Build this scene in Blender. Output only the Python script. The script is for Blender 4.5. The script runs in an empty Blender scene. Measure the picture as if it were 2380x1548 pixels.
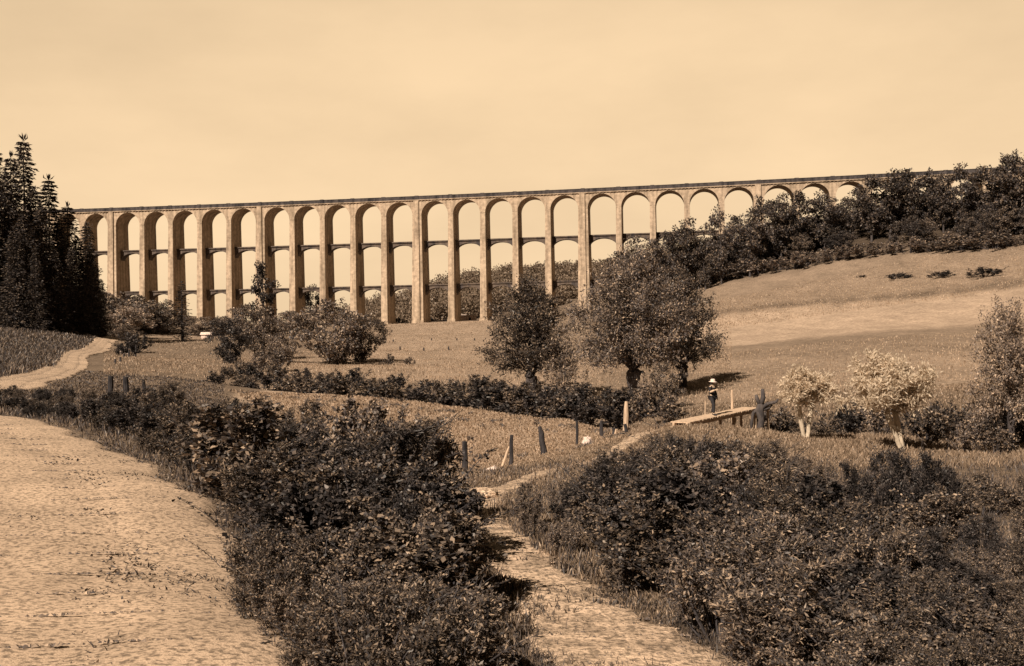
import bpy, math, numpy as np
from mathutils import Vector, Matrix
C = bpy.context.scene.collection
R0 = np.random.default_rng(7)
PI = math.pi
# ------------------------------------------------------------------ camera model
F, U0, V0, ROLL = 2400.0, 1190.0, 770.0, 0.0133
def ray(u, v):
    du, dv = u-U0, v-V0
    return (du-ROLL*dv)/F, -(dv+ROLL*du)/F
def W(u, v, D):
    a, b = ray(u, v)
    return np.array([a*D, D, b*D])
# ------------------------------------------------------------------ terrain
CP = []
def cp(u, v, D): CP.append(tuple(W(u, v, D)))
def cz(u, D, z): CP.append(((u-U0)/F*D, D, z))
for p in [(690,1480,7.9),(430,1150,15),(230,1050,20.5),(60,960,30),(0,1300,10.7),(60,900,54),(160,850,95),(230,810,180),(280,785,260),
          (150,770,185),(210,765,215),(400,780,250),(400,870,85),(295,930,48),(560,900,75),(1000,940,70),(1480,975,62),(800,842,130),(1237,905,95),
          (1465,918,88),(1655,963,52),(1868,1008,45),(2090,1032,42),(2000,900,70),(2000,785,130),(1690,715,220),(2330,690,180),
          (2331,570,250),(2142,581,265),(1997,595,278),(1851,619,290),(1656,651,310),(970,742,379),(700,752,388),(1130,735,375),
          (1079,1100,39),(1188,1077,43),(1270,1050,47),(1340,1027,55),(1000,790,230),(1400,800,200),(2330,870,75),(2330,1050,40),
          (1450,1480,10.3),(1150,1250,15.2),(1110,1150,22),(1300,1080,30),(1480,1002,42),(1620,966,50),(1800,960,55),(600,800,200),(1700,850,110),(2330,780,120)]:
    cp(*p)
for p in [(950,9,-2.9),(950,14,-3.1),(950,20,-3.4),(900,30,-3.8),(600,30,-2.9),(300,35,-2.7),(1900,7,-3.0),(1900,12,-3.3),(1900,20,-3.7),(1900,34,-4.3),
          (2330,8,-2.9),(2330,20,-3.5),(2330,34,-4.3),(1190,3,-2.2),(300,4,-2.1),(2100,4,-2.7),(1190,1.5,-1.9),(-800,6,-1.9),(-800,20,-1.6),(3400,6,-2.6),
          (3400,20,-2.9),(3400,60,-2),(3200,150,14),(3200,260,34),(-800,60,1),(-800,160,10),(-400,320,30),(100,320,9),(60,200,2),(0,230,4.5),(-100,230,7),(-100,120,.2),(0,90,-1.6),(1760,350,27),(1480,370,12),
          (1350,373,7),(2180,322,39),(2380,300,35),(2380,400,45),(2000,450,42),(2000,330,36),(300,400,7),(500,394,6),(300,620,3),(700,620,2),(900,650,9),(1100,650,23),(1300,650,33),(1500,620,42),
          (1800,600,48),(2400,600,58),(-400,650,45),(-400,1300,60),(300,1300,8),(900,1300,20),(1500,1300,60),(2600,1300,80),(3200,600,66),(1000,480,5),(1250,500,9)]:
    cz(*p)
CP = np.array(CP)
def feat(x, y):
    y = np.maximum(y, 1.2)
    return np.stack([1.6*x/y, np.log(y)], -1)
_K = feat(CP[:,0], CP[:,1])
def _phi(r2): return 0.5*r2*np.log(r2+1e-12)
def _fit():
    n = len(CP)
    d2 = ((_K[:,None]-_K[None])**2).sum(-1)
    A = np.zeros((n+3, n+3)); A[:n,:n] = _phi(d2)+np.eye(n)*0.004
    P = np.c_[np.ones(n), _K]; A[:n,n:] = P; A[n:,:n] = P.T
    b = np.zeros(n+3); b[:n] = CP[:,2]/np.sqrt(CP[:,1])     # heights tamed by distance
    return np.linalg.solve(A, b)
_w = _fit()
DITCH = np.array([W(u,v,D)[:2] for u,v,D in [(430,885,92),(700,895,84),(1000,930,79),(1250,945,75),(1420,955,72),(1600,970,58),(1740,985,50),(1880,1010,52),(2100,1000,53),(2400,1000,50)]])
ROAD1 = [(-5.0,2.5,-2.0),(-4.45,7.9,5.4),(-7.3,15,5.0),(-10.6,20.5,4.6),(-16.2,30,4.4),(-21.5,40,4.3),(-25.4,54,4.2),(-27.5,62,4.0)]
def polydist(x, y, P):
    d = np.full(np.shape(x), 1e9)
    for (a, b) in zip(P[:-1], P[1:]):
        ab = b-a; t = np.clip(((x-a[0])*ab[0]+(y-a[1])*ab[1])/(ab@ab), 0, 1)
        d = np.minimum(d, np.hypot(x-a[0]-t*ab[0], y-a[1]-t*ab[1]))
    return d
def vnoise(x, y, s, seed=0):
    x = x/s+seed*17.3; y = y/s-seed*9.1
    xi = np.floor(x); yi = np.floor(y); fx = x-xi; fy = y-yi
    fx = fx*fx*(3-2*fx); fy = fy*fy*(3-2*fy)
    def h(i, j):
        q = np.sin(i*127.1+j*311.7+seed*3.7)*43758.5453
        return q-np.floor(q)
    return (h(xi,yi)*(1-fx)+h(xi+1,yi)*fx)*(1-fy)+(h(xi,yi+1)*(1-fx)+h(xi+1,yi+1)*fx)*fy
def height(x, y):
    x = np.asarray(x, float); y = np.asarray(y, float)
    shp = x.shape; xf = x.ravel(); yf = y.ravel(); out = np.empty(xf.size)
    for i in range(0, xf.size, 20000):
        k = feat(xf[i:i+20000], yf[i:i+20000])
        d2 = ((k[:,None]-_K[None])**2).sum(-1)
        out[i:i+20000] = (_phi(d2)@_w[:-3] + _w[-3] + k@_w[-2:])*np.sqrt(np.maximum(yf[i:i+20000],1.2))
    z = out.reshape(shp)
    z = z-1.25*np.exp(-(polydist(x, y, DITCH)/2.4)**2)
    z = z+(vnoise(x,y,1.3,1)-.5)*.10+(vnoise(x,y,5.0,2)-.5)*.25*np.clip(y/30,0.2,1)+(vnoise(x,y,23.,3)-.5)*.8*np.clip((y-30)/120,0,1)
    return z
def hz(x, y): return float(height(np.array([x]), np.array([y]))[0])
def on(u, D):                                   # a point of the ground seen in column u at distance D
    x = (u-U0)/F*D
    for _ in range(3):
        z = hz(x, D); v = V0-(z/D*F)-ROLL*(u-U0); x = D*ray(u, v)[0]
    return Vector((x, D, z))
# ------------------------------------------------------------------ materials
def sep(v, s=1.0):
    # old sepia print: deep tones nearly neutral, mid tones tan
    k=min(1,max(0,(v-.02)/.16)); return (v, v*(.97-.215*k*s), v*(1.16-.60*k*s), 1)
def pale(v): return (v, v*.85, v*.68, 1)
def nn(nt, t, **kw):
    n = nt.nodes.new(t)
    for k, v in kw.items(): setattr(n, k, v)
    return n
def base_mat(name):
    m = bpy.data.materials.new(name); m.use_nodes = True
    nt = m.node_tree; b = nt.nodes['Principled BSDF']
    return m, nt, b
def noisy(name, a, b, scale, rough=.9, bump=.3, bscale=None, detail=6, bdist=.05, lo=.35, hi=.65, spec=.2, stretch=None, speck=0):
    m, nt, p = base_mat(name); L = nt.links
    tc = nn(nt,'ShaderNodeTexCoord'); mp = nn(nt,'ShaderNodeMapping')
    if stretch: mp.inputs['Scale'].default_value = stretch
    L.new(tc.outputs['Object'], mp.inputs['Vector'])
    n1 = nn(nt,'ShaderNodeTexNoise'); n1.inputs['Scale'].default_value = scale; n1.inputs['Detail'].default_value = detail; n1.inputs['Roughness'].default_value=.65
    L.new(mp.outputs[0], n1.inputs['Vector'])
    cr = nn(nt,'ShaderNodeValToRGB'); cr.color_ramp.elements[0].position=lo; cr.color_ramp.elements[1].position=hi
    cr.color_ramp.elements[0].color=a; cr.color_ramp.elements[1].color=b
    L.new(n1.outputs[0], cr.inputs[0]); L.new(cr.outputs[0], p.inputs['Base Color'])
    if speck:
        n3 = nn(nt,'ShaderNodeTexNoise'); n3.inputs['Scale'].default_value=speck; n3.inputs['Detail'].default_value=4; L.new(mp.outputs[0], n3.inputs['Vector'])
        n4 = nn(nt,'ShaderNodeTexNoise'); n4.inputs['Scale'].default_value=speck*.55; n4.inputs['Detail'].default_value=6; L.new(mp.outputs[0], n4.inputs['Vector'])
        ad = nn(nt,'ShaderNodeMath', operation='ADD'); L.new(n3.outputs[0], ad.inputs[0]); L.new(n4.outputs[0], ad.inputs[1])
        r3 = nn(nt,'ShaderNodeMapRange'); r3.inputs['From Min'].default_value=.82; r3.inputs['From Max'].default_value=1.08; r3.inputs['To Min'].default_value=.38; r3.inputs['To Max'].default_value=1.08; L.new(ad.outputs[0], r3.inputs[0])
        m3 = nn(nt,'ShaderNodeMix', data_type='RGBA', blend_type='MULTIPLY'); m3.inputs['Factor'].default_value=1
        L.new(cr.outputs[0], m3.inputs['A']); L.new(r3.outputs[0], m3.inputs['B']); L.new(m3.outputs['Result'], p.inputs['Base Color'])
    p.inputs['Roughness'].default_value=rough; p.inputs['Specular IOR Level'].default_value=spec
    if bump:
        n2 = nn(nt,'ShaderNodeTexNoise'); n2.inputs['Scale'].default_value = bscale or scale*3; n2.inputs['Detail'].default_value=8
        L.new(mp.outputs[0], n2.inputs['Vector'])
        bp = nn(nt,'ShaderNodeBump'); bp.inputs['Strength'].default_value=bump; bp.inputs['Distance'].default_value=bdist
        L.new(n2.outputs[0], bp.inputs['Height']); L.new(bp.outputs[0], p.inputs['Normal'])
    return m
def leafy(name, a, b, trans=.14, spec=.3, rough=.45, vary=(.72,1.3)):
    m, nt, p = base_mat(name); L = nt.links
    g = nn(nt,'ShaderNodeNewGeometry'); oi = nn(nt,'ShaderNodeObjectInfo')
    cr = nn(nt,'ShaderNodeValToRGB'); cr.color_ramp.elements[0].color=a; cr.color_ramp.elements[1].color=b
    e=cr.color_ramp.elements.new(.62); e.color=tuple(.76*p_+.24*q_ for p_,q_ in zip(a,b))
    L.new(g.outputs['Random Per Island'], cr.inputs[0])
    mr = nn(nt,'ShaderNodeMapRange'); mr.inputs['To Min'].default_value=vary[0]; mr.inputs['To Max'].default_value=vary[1]
    L.new(oi.outputs['Random'], mr.inputs[0])
    mx = nn(nt,'ShaderNodeMix', data_type='RGBA', blend_type='MULTIPLY'); mx.inputs['Factor'].default_value=1
    L.new(cr.outputs[0], mx.inputs['A']); L.new(mr.outputs[0], mx.inputs['B'])
    L.new(mx.outputs['Result'], p.inputs['Base Color'])
    p.inputs['Roughness'].default_value=rough; p.inputs['Specular IOR Level'].default_value=spec
    t = nn(nt,'ShaderNodeBsdfTranslucent'); L.new(mx.outputs['Result'], t.inputs[0])
    ms = nn(nt,'ShaderNodeMixShader'); ms.inputs[0].default_value=trans
    L.new(p.outputs[0], ms.inputs[1]); L.new(t.outputs[0], ms.inputs[2])
    L.new(ms.outputs[0], nt.nodes['Material Output'].inputs['Surface'])
    return m
M = {}
M['bark'] = noisy('bark', sep(.035), sep(.11), 9, bump=.8, bdist=.03, stretch=(1,1,.25))
M['pale_bark'] = noisy('pale_bark', pale(.3), pale(.66), 7, bump=.7, bdist=.03, stretch=(1,1,.3))
M['twig'] = noisy('twig', sep(.03), sep(.08), 12, bump=0)
M['leaf'] = leafy('leaf', sep(.028), sep(.36))
M['leaf_dark'] = leafy('leaf_dark', sep(.015), sep(.13))
M['leaf_light'] = leafy('leaf_light', sep(.12), sep(.5))
M['leaf_pale'] = leafy('leaf_pale', pale(.58), pale(.9), .45, vary=(1,1.06))
M['leaf_wood'] = leafy('leaf_wood', sep(.04), sep(.20))
M['leaf_mid'] = leafy('leaf_mid', sep(.06), sep(.40))
M['needle'] = leafy('needle', sep(.022), sep(.17), .08, .2)
M['far_leaf'] = leafy('far_leaf', sep(.20), sep(.36))  # lighter than near foliage: distance haze put into the leaf colour
M['grass'] = leafy('grass', sep(.32), sep(.7), .3)
M['field_grass'] = leafy('field_grass', sep(.20), sep(.5), .25)
M['weed'] = leafy('weed', sep(.05), sep(.28), .2)
M['timber_dark'] = noisy('timber_dark', sep(.02), sep(.07), 6, bump=.6, bdist=.01, stretch=(1,1,.2))
M['timber_pale'] = noisy('timber_pale', sep(.38), sep(.66), 6, bump=.5, bdist=.01, stretch=(1,1,.2))
M['white_stone'] = noisy('white_stone', sep(.55,.7), sep(.8,.7), 4, bump=.6, bdist=.03)
M['limewash'] = noisy('limewash', sep(.5,.7), sep(.78,.7), 1.5, bump=.3, bdist=.02)
M['tile'] = noisy('tile', sep(.12), sep(.22), 3, bump=.4)
M['skin'] = noisy('skin', sep(.42), sep(.5), 5, bump=0)
M['hat'] = noisy('hat', sep(.62,.7), sep(.75,.7), 20, bump=.2, bdist=.002)
M['cloth_dark'] = noisy('cloth_dark', sep(.02), sep(.035), 12, bump=.3, bdist=.004)
M['cloth_pale'] = noisy('cloth_pale', sep(.5), sep(.62), 12, bump=.3, bdist=.004)
M['hair'] = noisy('hair', sep(.02), sep(.04), 30, bump=0)
M['road'] = noisy('road', sep(.44), sep(.62), .55, bump=.7, bscale=60, bdist=.012, lo=.34, hi=.62, detail=14, speck=26)
M['path'] = noisy('path', sep(.30), sep(.66), 2.2, bump=.9, bscale=24, bdist=.03, lo=.36, hi=.6, detail=14, speck=20)
M['pebble'] = leafy('pebble', sep(.10), sep(.6), 0, .2, .9)
def stone_mat(name, a, b, c):
    # coursed masonry with weather streaks that run down the faces
    m, nt, p = base_mat(name); L = nt.links
    tc = nn(nt,'ShaderNodeTexCoord'); g = nn(nt,'ShaderNodeNewGeometry')
    mp = nn(nt,'ShaderNodeMapping'); mp.inputs['Scale'].default_value=(.8,.8,.07); L.new(tc.outputs['Object'], mp.inputs[0])
    n1 = nn(nt,'ShaderNodeTexNoise'); n1.inputs['Scale'].default_value=1.0; n1.inputs['Detail'].default_value=6; L.new(mp.outputs[0], n1.inputs[0])
    cr = nn(nt,'ShaderNodeValToRGB'); e=cr.color_ramp.elements; e[0].position=.30; e[1].position=.58; e[0].color=a; e[1].color=b
    L.new(n1.outputs[0], cr.inputs[0])
    n2 = nn(nt,'ShaderNodeTexNoise'); n2.inputs['Scale'].default_value=.9; n2.inputs['Detail'].default_value=8; L.new(tc.outputs['Object'], n2.inputs[0])
    mr = nn(nt,'ShaderNodeMapRange'); mr.inputs['From Min'].default_value=.3; mr.inputs['From Max'].default_value=.7; mr.inputs['To Min'].default_value=.66; mr.inputs['To Max'].default_value=1.16
    L.new(n2.outputs[0], mr.inputs[0])
    sx = nn(nt,'ShaderNodeSeparateXYZ'); L.new(tc.outputs['Object'], sx.inputs[0])
    ml = nn(nt,'ShaderNodeMath', operation='MULTIPLY'); ml.inputs[1].default_value=1/.6; L.new(sx.outputs[2], ml.inputs[0])
    fr = nn(nt,'ShaderNodeMath', operation='FRACT'); L.new(ml.outputs[0], fr.inputs[0])
    gt = nn(nt,'ShaderNodeMath', operation='GREATER_THAN'); gt.inputs[1].default_value=.1; L.new(fr.outputs[0], gt.inputs[0])
    mm = nn(nt,'ShaderNodeMapRange'); mm.inputs['To Min'].default_value=.86; mm.inputs['To Max'].default_value=1; L.new(gt.outputs[0], mm.inputs[0])
    m1 = nn(nt,'ShaderNodeMath', operation='MULTIPLY'); L.new(mr.outputs[0], m1.inputs[0]); L.new(mm.outputs[0], m1.inputs[1])
    mx = nn(nt,'ShaderNodeMix', data_type='RGBA', blend_type='MULTIPLY'); mx.inputs['Factor'].default_value=1
    L.new(cr.outputs[0], mx.inputs['A']); L.new(m1.outputs[0], mx.inputs['B']); L.new(mx.outputs['Result'], p.inputs['Base Color'])
    p.inputs['Roughness'].default_value=.95; p.inputs['Specular IOR Level'].default_value=.1
    bp = nn(nt,'ShaderNodeBump'); bp.inputs['Strength'].default_value=.5; bp.inputs['Distance'].default_value=.08
    L.new(n2.outputs[0], bp.inputs['Height']); L.new(bp.outputs[0], p.inputs['Normal'])
    return m
M['stone'] = stone_mat('stone', (.27,.210,.156,1), (.53,.418,.318,1), 0)
M['stone_dark'] = stone_mat('stone_dark', sep(.03), sep(.09), 0)
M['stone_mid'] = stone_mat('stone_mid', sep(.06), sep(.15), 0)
def ground_mat():
    m, nt, p = base_mat('ground_cover'); L = nt.links
    tc = nn(nt,'ShaderNodeTexCoord'); at = nn(nt,'ShaderNodeAttribute', attribute_name='tone')
    def noise(sc, det=6, stretch=None):
        n = nn(nt,'ShaderNodeTexNoise'); n.inputs['Scale'].default_value=sc; n.inputs['Detail'].default_value=det; n.inputs['Roughness'].default_value=.7
        if stretch:
            mp = nn(nt,'ShaderNodeMapping'); mp.inputs['Scale'].default_value=stretch; L.new(tc.outputs['Object'], mp.inputs[0]); L.new(mp.outputs[0], n.inputs[0])
        else: L.new(tc.outputs['Object'], n.inputs[0])
        return n
    def mr(src, a, b):
        q = nn(nt,'ShaderNodeMapRange'); q.inputs['From Min'].default_value=.3; q.inputs['From Max'].default_value=.7
        q.inputs['To Min'].default_value=a; q.inputs['To Max'].default_value=b; L.new(src.outputs[0], q.inputs[0]); return q
    def mul(a, b):
        q = nn(nt,'ShaderNodeMath', operation='MULTIPLY'); L.new(a.outputs[0], q.inputs[0]); L.new(b.outputs[0], q.inputs[1]); return q
    k = mul(mul(mr(noise(2.2,9), .55, 1.4), mr(noise(.18,8,(1,.35,1)), .72, 1.22)), mr(noise(.9,8,(.5,1.4,1)), .75, 1.2))
    t = nn(nt,'ShaderNodeMath', operation='MULTIPLY'); L.new(at.outputs['Fac'], t.inputs[0]); L.new(k.outputs[0], t.inputs[1])
    cm = nn(nt,'ShaderNodeCombineColor')
    for i, s in enumerate((1,.765,.585)):
        q = nn(nt,'ShaderNodeMath', operation='MULTIPLY'); q.inputs[1].default_value=s; L.new(t.outputs[0], q.inputs[0]); L.new(q.outputs[0], cm.inputs[i])
    L.new(cm.outputs[0], p.inputs['Base Color']); p.inputs['Roughness'].default_value=1; p.inputs['Specular IOR Level'].default_value=.05
    bp = nn(nt,'ShaderNodeBump'); bp.inputs['Strength'].default_value=.8; bp.inputs['Distance'].default_value=.18
    L.new(noise(3.0,10).outputs[0], bp.inputs['Height']); L.new(bp.outputs[0], p.inputs['Normal'])
    return m
M['ground'] = ground_mat()
# ------------------------------------------------------------------ mesh helpers
class MB:
    def __init__(s): s.v=[]; s.f=[]; s.n=0
    def add(s, v, f):
        v=np.asarray(v,float).reshape(-1,3); s.v.append(v)
        s.f.append([tuple(int(i)+s.n for i in q) for q in f]); s.n+=len(v)
    def box(s, x0,x1,y0,y1,z0,z1):
        s.add([(x0,y0,z0),(x1,y0,z0),(x1,y1,z0),(x0,y1,z0),(x0,y0,z1),(x1,y0,z1),(x1,y1,z1),(x0,y1,z1)],
              [(3,2,1,0),(4,5,6,7),(0,1,5,4),(1,2,6,5),(2,3,7,6),(3,0,4,7)])
    def frustum(s, cx, cy, w0,d0,z0, w1,d1,z1):
        v=[(cx+sx*w/2,cy+sy*d/2,z) for (w,d,z) in ((w0,d0,z0),(w1,d1,z1)) for sx,sy in ((-1,-1),(1,-1),(1,1),(-1,1))]
        s.add(v,[(3,2,1,0),(4,5,6,7),(0,1,5,4),(1,2,6,5),(2,3,7,6),(3,0,4,7)])
    def tube(s, pts, rad, n=6, cap=True):
        pts=np.asarray(pts,float); k=len(pts); rad=np.broadcast_to(rad,(k,))
        T=np.gradient(pts,axis=0); T/=np.linalg.norm(T,axis=1)[:,None]+1e-9
        ref=np.array([1,0,0]) if abs(T[0][0])<.8 else np.array([0,1,0])
        A=np.cross(T,ref); A/=np.linalg.norm(A,axis=1)[:,None]+1e-9; B=np.cross(T,A)
        th=np.arange(n)*2*PI/n
        v=(pts[:,None]+rad[:,None,None]*(np.cos(th)[None,:,None]*A[:,None]+np.sin(th)[None,:,None]*B[:,None])).reshape(-1,3)
        f=[(i*n+j,i*n+(j+1)%n,(i+1)*n+(j+1)%n,(i+1)*n+j) for i in range(k-1) for j in range(n)]
        if cap: f+= [tuple(range(n))[::-1], tuple((k-1)*n+j for j in range(n))]
        s.add(v,f)
    def mesh(s, name):
        me=bpy.data.meshes.new(name); me.from_pydata(np.concatenate(s.v).tolist(), [], [q for a in s.f for q in a]); me.update(); return me
    def build(s, name, mat, parent=None, smooth=False):
        return link(s.mesh(name), name, mat, parent, smooth)
def link(me, name, mat, parent=None, smooth=False):
    o=bpy.data.objects.new(name, me); C.objects.link(o)
    if mat and not me.materials: me.materials.append(mat)
    if smooth: me.polygons.foreach_set('use_smooth',[True]*len(me.polygons))
    if parent: o.parent=parent
    return o
def quads(name, V, nv=4):
    """V: (N,nv,3) separate faces -> mesh"""
    V=np.asarray(V,np.float32); n=len(V); me=bpy.data.meshes.new(name)
    me.vertices.add(n*nv); me.vertices.foreach_set('co', V.ravel())
    me.loops.add(n*nv); me.loops.foreach_set('vertex_index', np.arange(n*nv,dtype=np.int32))
    me.polygons.add(n); me.polygons.foreach_set('loop_start', np.arange(0,n*nv,nv,dtype=np.int32)); me.polygons.foreach_set('loop_total', np.full(n,nv,np.int32))
    me.update(calc_edges=True); return me
def grid_mesh(name, P):
    a,b,_=P.shape; me=bpy.data.meshes.new(name)
    i=np.arange(a*b).reshape(a,b); q=np.stack([i[:-1,:-1],i[1:,:-1],i[1:,1:],i[:-1,1:]],-1).reshape(-1,4)
    n=len(q); me.vertices.add(a*b); me.vertices.foreach_set('co',P.astype(np.float32).ravel())
    me.loops.add(n*4); me.loops.foreach_set('vertex_index',q.astype(np.int32).ravel())
    me.polygons.add(n); me.polygons.foreach_set('loop_start',np.arange(0,n*4,4,dtype=np.int32)); me.polygons.foreach_set('loop_total',np.full(n,4,np.int32))
    me.polygons.foreach_set('use_smooth',[True]*n); me.update(calc_edges=True); return me
def unit(v): return v/(np.linalg.norm(v,axis=-1,keepdims=True)+1e-9)
def leaves(pos, axis, L, Wd, rng, curl=.15):
    """rhombic leaves: pos (N,3) base, axis (N,3) direction, L length, Wd width -> (N,4,3)"""
    n=len(pos); axis=unit(axis); r=unit(rng.normal(size=(n,3))+np.array([0,0,.6]))
    side=unit(np.cross(axis,r)); nor=np.cross(side,axis)
    L=np.broadcast_to(L,(n,))[:,None]; Wd=np.broadcast_to(Wd,(n,))[:,None]
    k=rng.uniform(.35,.6,(n,1))
    mid=pos+axis*L*k+nor*L*curl*rng.normal(size=(n,1))
    return np.stack([pos, mid+side*Wd/2, pos+axis*L, mid-side*Wd/2],1)
def thing(name, label, cat, loc=(0,0,0), rotz=0, scale=(1,1,1), group=None):
    o=bpy.data.objects.new(name,None); C.objects.link(o); o.empty_display_size=.1
    o.location=loc; o.rotation_euler=(0,0,rotz); o.scale=scale; tag(o,label,cat,group); return o
def tag(o, label=None, cat=None, group=None, kind=None):
    if label: o['label']=label
    if cat: o['category']=cat
    if group: o['group']=group
    if kind: o['kind']=kind
    return o
def copy_tree(o, parent=None):
    c=o.copy(); C.objects.link(c)
    if parent: c.parent=parent
    for ch in KIDS.get(o.name,[]): copy_tree(ch,c)
    return c
KIDS={}
def reg(root, parts):
    KIDS[root.name]=parts; return root
# prototypes are kept as (name, [(part name, mesh, material)], height); each use makes a thing with linked parts
PROTO={}
def put(proto, loc, h, label, cat, rotz=None, wide=1.0, group=None, mats=None):
    name, parts, H = PROTO[proto]
    s=h/H
    rz=R0.uniform(0,2*PI) if rotz is None else rotz
    t=thing(name,label,cat,loc,rz,(s*wide,s*wide,s),group)
    for pn, me, mt in parts:
        o=bpy.data.objects.new(pn, me); C.objects.link(o); o.parent=t
        if mats and pn in mats:
            o.material_slots[0].link='OBJECT'; o.material_slots[0].material=M[mats[pn]]
    return t
def proto(key, name, parts, H):
    ps=[]
    for pn, me, mt in parts:
        me.materials.append(M[mt]); ps.append((pn,me,mt))
    PROTO[key]=(name,ps,H)
# ------------------------------------------------------------------ plant generators
def bush(key, seed, H=1.7, Rr=1.1, stems=15, twigs=16, per=20, L=.085, wid=.045, mat='leaf', spiky=.3, name='shrub'):
    g=np.random.default_rng(seed); wood=MB(); P=[];A=[]
    for i in range(stems):
        th=g.uniform(0,2*PI); el=g.uniform(.25,1.0)
        end=np.array([math.cos(th)*Rr*(1.05-el*.75)*g.uniform(.7,1.15), math.sin(th)*Rr*(1.05-el*.75)*g.uniform(.7,1.15), H*(.25+.75*el)*g.uniform(.75,1.05)])
        b=np.array([math.cos(th)*.12,math.sin(th)*.12,-.25]); t=np.linspace(0,1,6)[:,None]
        c=b+(end-b)*t+np.array([math.cos(th),math.sin(th),0])*(.25*Rr)*np.sin(t*PI)*(1-el)+g.normal(0,.03,(6,3))*t
        wood.tube(c,np.linspace(.022,.004,6)*(H/1.7),5)
        tt=g.uniform(.0,1.0,twigs)**.7*.62+.40; base=np.stack([np.interp(np.minimum(tt,1),np.linspace(0,1,6),c[:,k]) for k in range(3)],1)
        sd=unit(end-b); td=unit(g.normal(size=(twigs,3))*.9+sd*spiky*2+np.array([0,0,.45])); tl=g.uniform(.18,.5,twigs)*(H/1.7)*(1.15-.5*tt)
        for k in range(twigs):
            m=int(per*g.uniform(.6,1.3)); s=g.uniform(.05,1,m)[:,None]
            p=base[k]+td[k]*tl[k]*s+g.normal(0,.025*H/1.7,(m,3))+np.array([0,0,-.08*H/1.7])*s**2
            P.append(p); A.append(unit(td[k]*.5+g.normal(size=(m,3))*.8+np.array([0,0,.05])))
            if k%2==0: wood.tube([base[k],base[k]+td[k]*tl[k]*.9],[.006*H/1.7,.002*H/1.7],3,False)
    for i in range(int(stems*.5)):                       # a few long shoots that stand out of the mass, some of them bare
        th=g.uniform(0,2*PI); r=Rr*g.uniform(.1,.9); z0=H*g.uniform(.45,.75); d=unit(np.array([math.cos(th)*.5,math.sin(th)*.5,1])+g.normal(0,.25,3)); ln=H*g.uniform(.28,.55)
        b=np.array([math.cos(th)*r*.8,math.sin(th)*r*.8,z0]); t=np.linspace(0,1,5)[:,None]; c=b+d*ln*t+np.array([math.cos(th),math.sin(th),-.4])*ln*.22*t**2
        wood.tube(c,np.linspace(.009,.003,5)*H/1.7,4,False)
        if i%4:
            m=int(per*1.3); s=g.uniform(.1,1,m); p=np.stack([np.interp(s,t[:,0],c[:,k]) for k in range(3)],1)+g.normal(0,.02*H/1.7,(m,3))
            P.append(p); A.append(unit(d*.4+g.normal(size=(m,3))*.8))
    P=np.concatenate(P);A=np.concatenate(A); n=len(P)
    q=leaves(P,A,L*g.uniform(.55,1.25,n),wid*g.uniform(.6,1.2,n),g)
    proto(key,name,[('foliage',quads('foliage',q),mat),('stems',wood.mesh('stems'),'twig')],H)
def tree(key, seed, H=14, Rr=5.5, trunk=.28, limbs=13, per_limb=9, clump=34, L=.5, wid=.36, mat='leaf_wood', low=.18, name='leafy_tree', shape=1.0, cs=.85):
    g=np.random.default_rng(seed); wood=MB(); P=[];A=[]
    t=np.linspace(0,1,7); lean=g.normal(0,.04,2)
    tr=np.stack([lean[0]*H*t**1.5+g.normal(0,.05,7)*t, lean[1]*H*t**1.5+g.normal(0,.05,7)*t, -.6+(H*.8+.6)*t],1)
    wood.tube(tr,trunk*(1-t*.85),7)
    for i in range(limbs):
        a=low+(.95-low)*(i+.5*g.random())/limbs; th=i*2.4+g.normal(0,.4)
        b=np.array([np.interp(a,t,tr[:,k]) for k in range(3)])
        rr=Rr*shape*math.sin(PI*min(1,(.12+.88*(1-(a-low)/(1-low))))**.75)*g.uniform(.65,1.1)*(.55+.45*min(1,(a-low)*5+.3))
        e=b+np.array([math.cos(th)*rr, math.sin(th)*rr, H*g.uniform(.04,.2)])
        tt=np.linspace(0,1,5)[:,None]; c=b+(e-b)*tt+np.array([0,0,H*.03])*np.sin(tt*PI)+g.normal(0,.12,(5,3))*tt
        wood.tube(c,trunk*.42*(1-a*.6)*np.linspace(1,.15,5),5)
        for k in range(per_limb):
            s=g.uniform(.3,1.08); o=np.array([np.interp(min(s,1),tt[:,0],c[:,q]) for q in range(3)])+g.normal(0,.11*Rr,3)*np.array([1,1,.8])
            m=int(clump*g.uniform(.5,1.4)); rad=cs*g.uniform(.6,1.3)
            d=unit(g.normal(size=(m,3))); p=o+d*rad*g.uniform(.25,1,(m,1))**.6*np.array([1,1,.75])
            P.append(p);A.append(unit(d*.6+g.normal(size=(m,3))*.7+np.array([0,0,-.1])))
    for k in range(per_limb):
        o=tr[-1]+np.array([g.normal(0,.12*Rr),g.normal(0,.12*Rr),g.uniform(-.02,.17)*H]); m=int(clump*g.uniform(.6,1.3)); d=unit(g.normal(size=(m,3)))
        P.append(o+d*cs*g.uniform(.3,1,(m,1))); A.append(unit(d+g.normal(size=(m,3))*.7))
    P=np.concatenate(P);A=np.concatenate(A);n=len(P)
    q=leaves(P,A,L*g.uniform(.5,1.3,n),wid*g.uniform(.6,1.2,n),g)
    proto(key,name,[('crown',quads('crown',q),mat),('trunk',wood.mesh('trunk'),'bark')],H)
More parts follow.
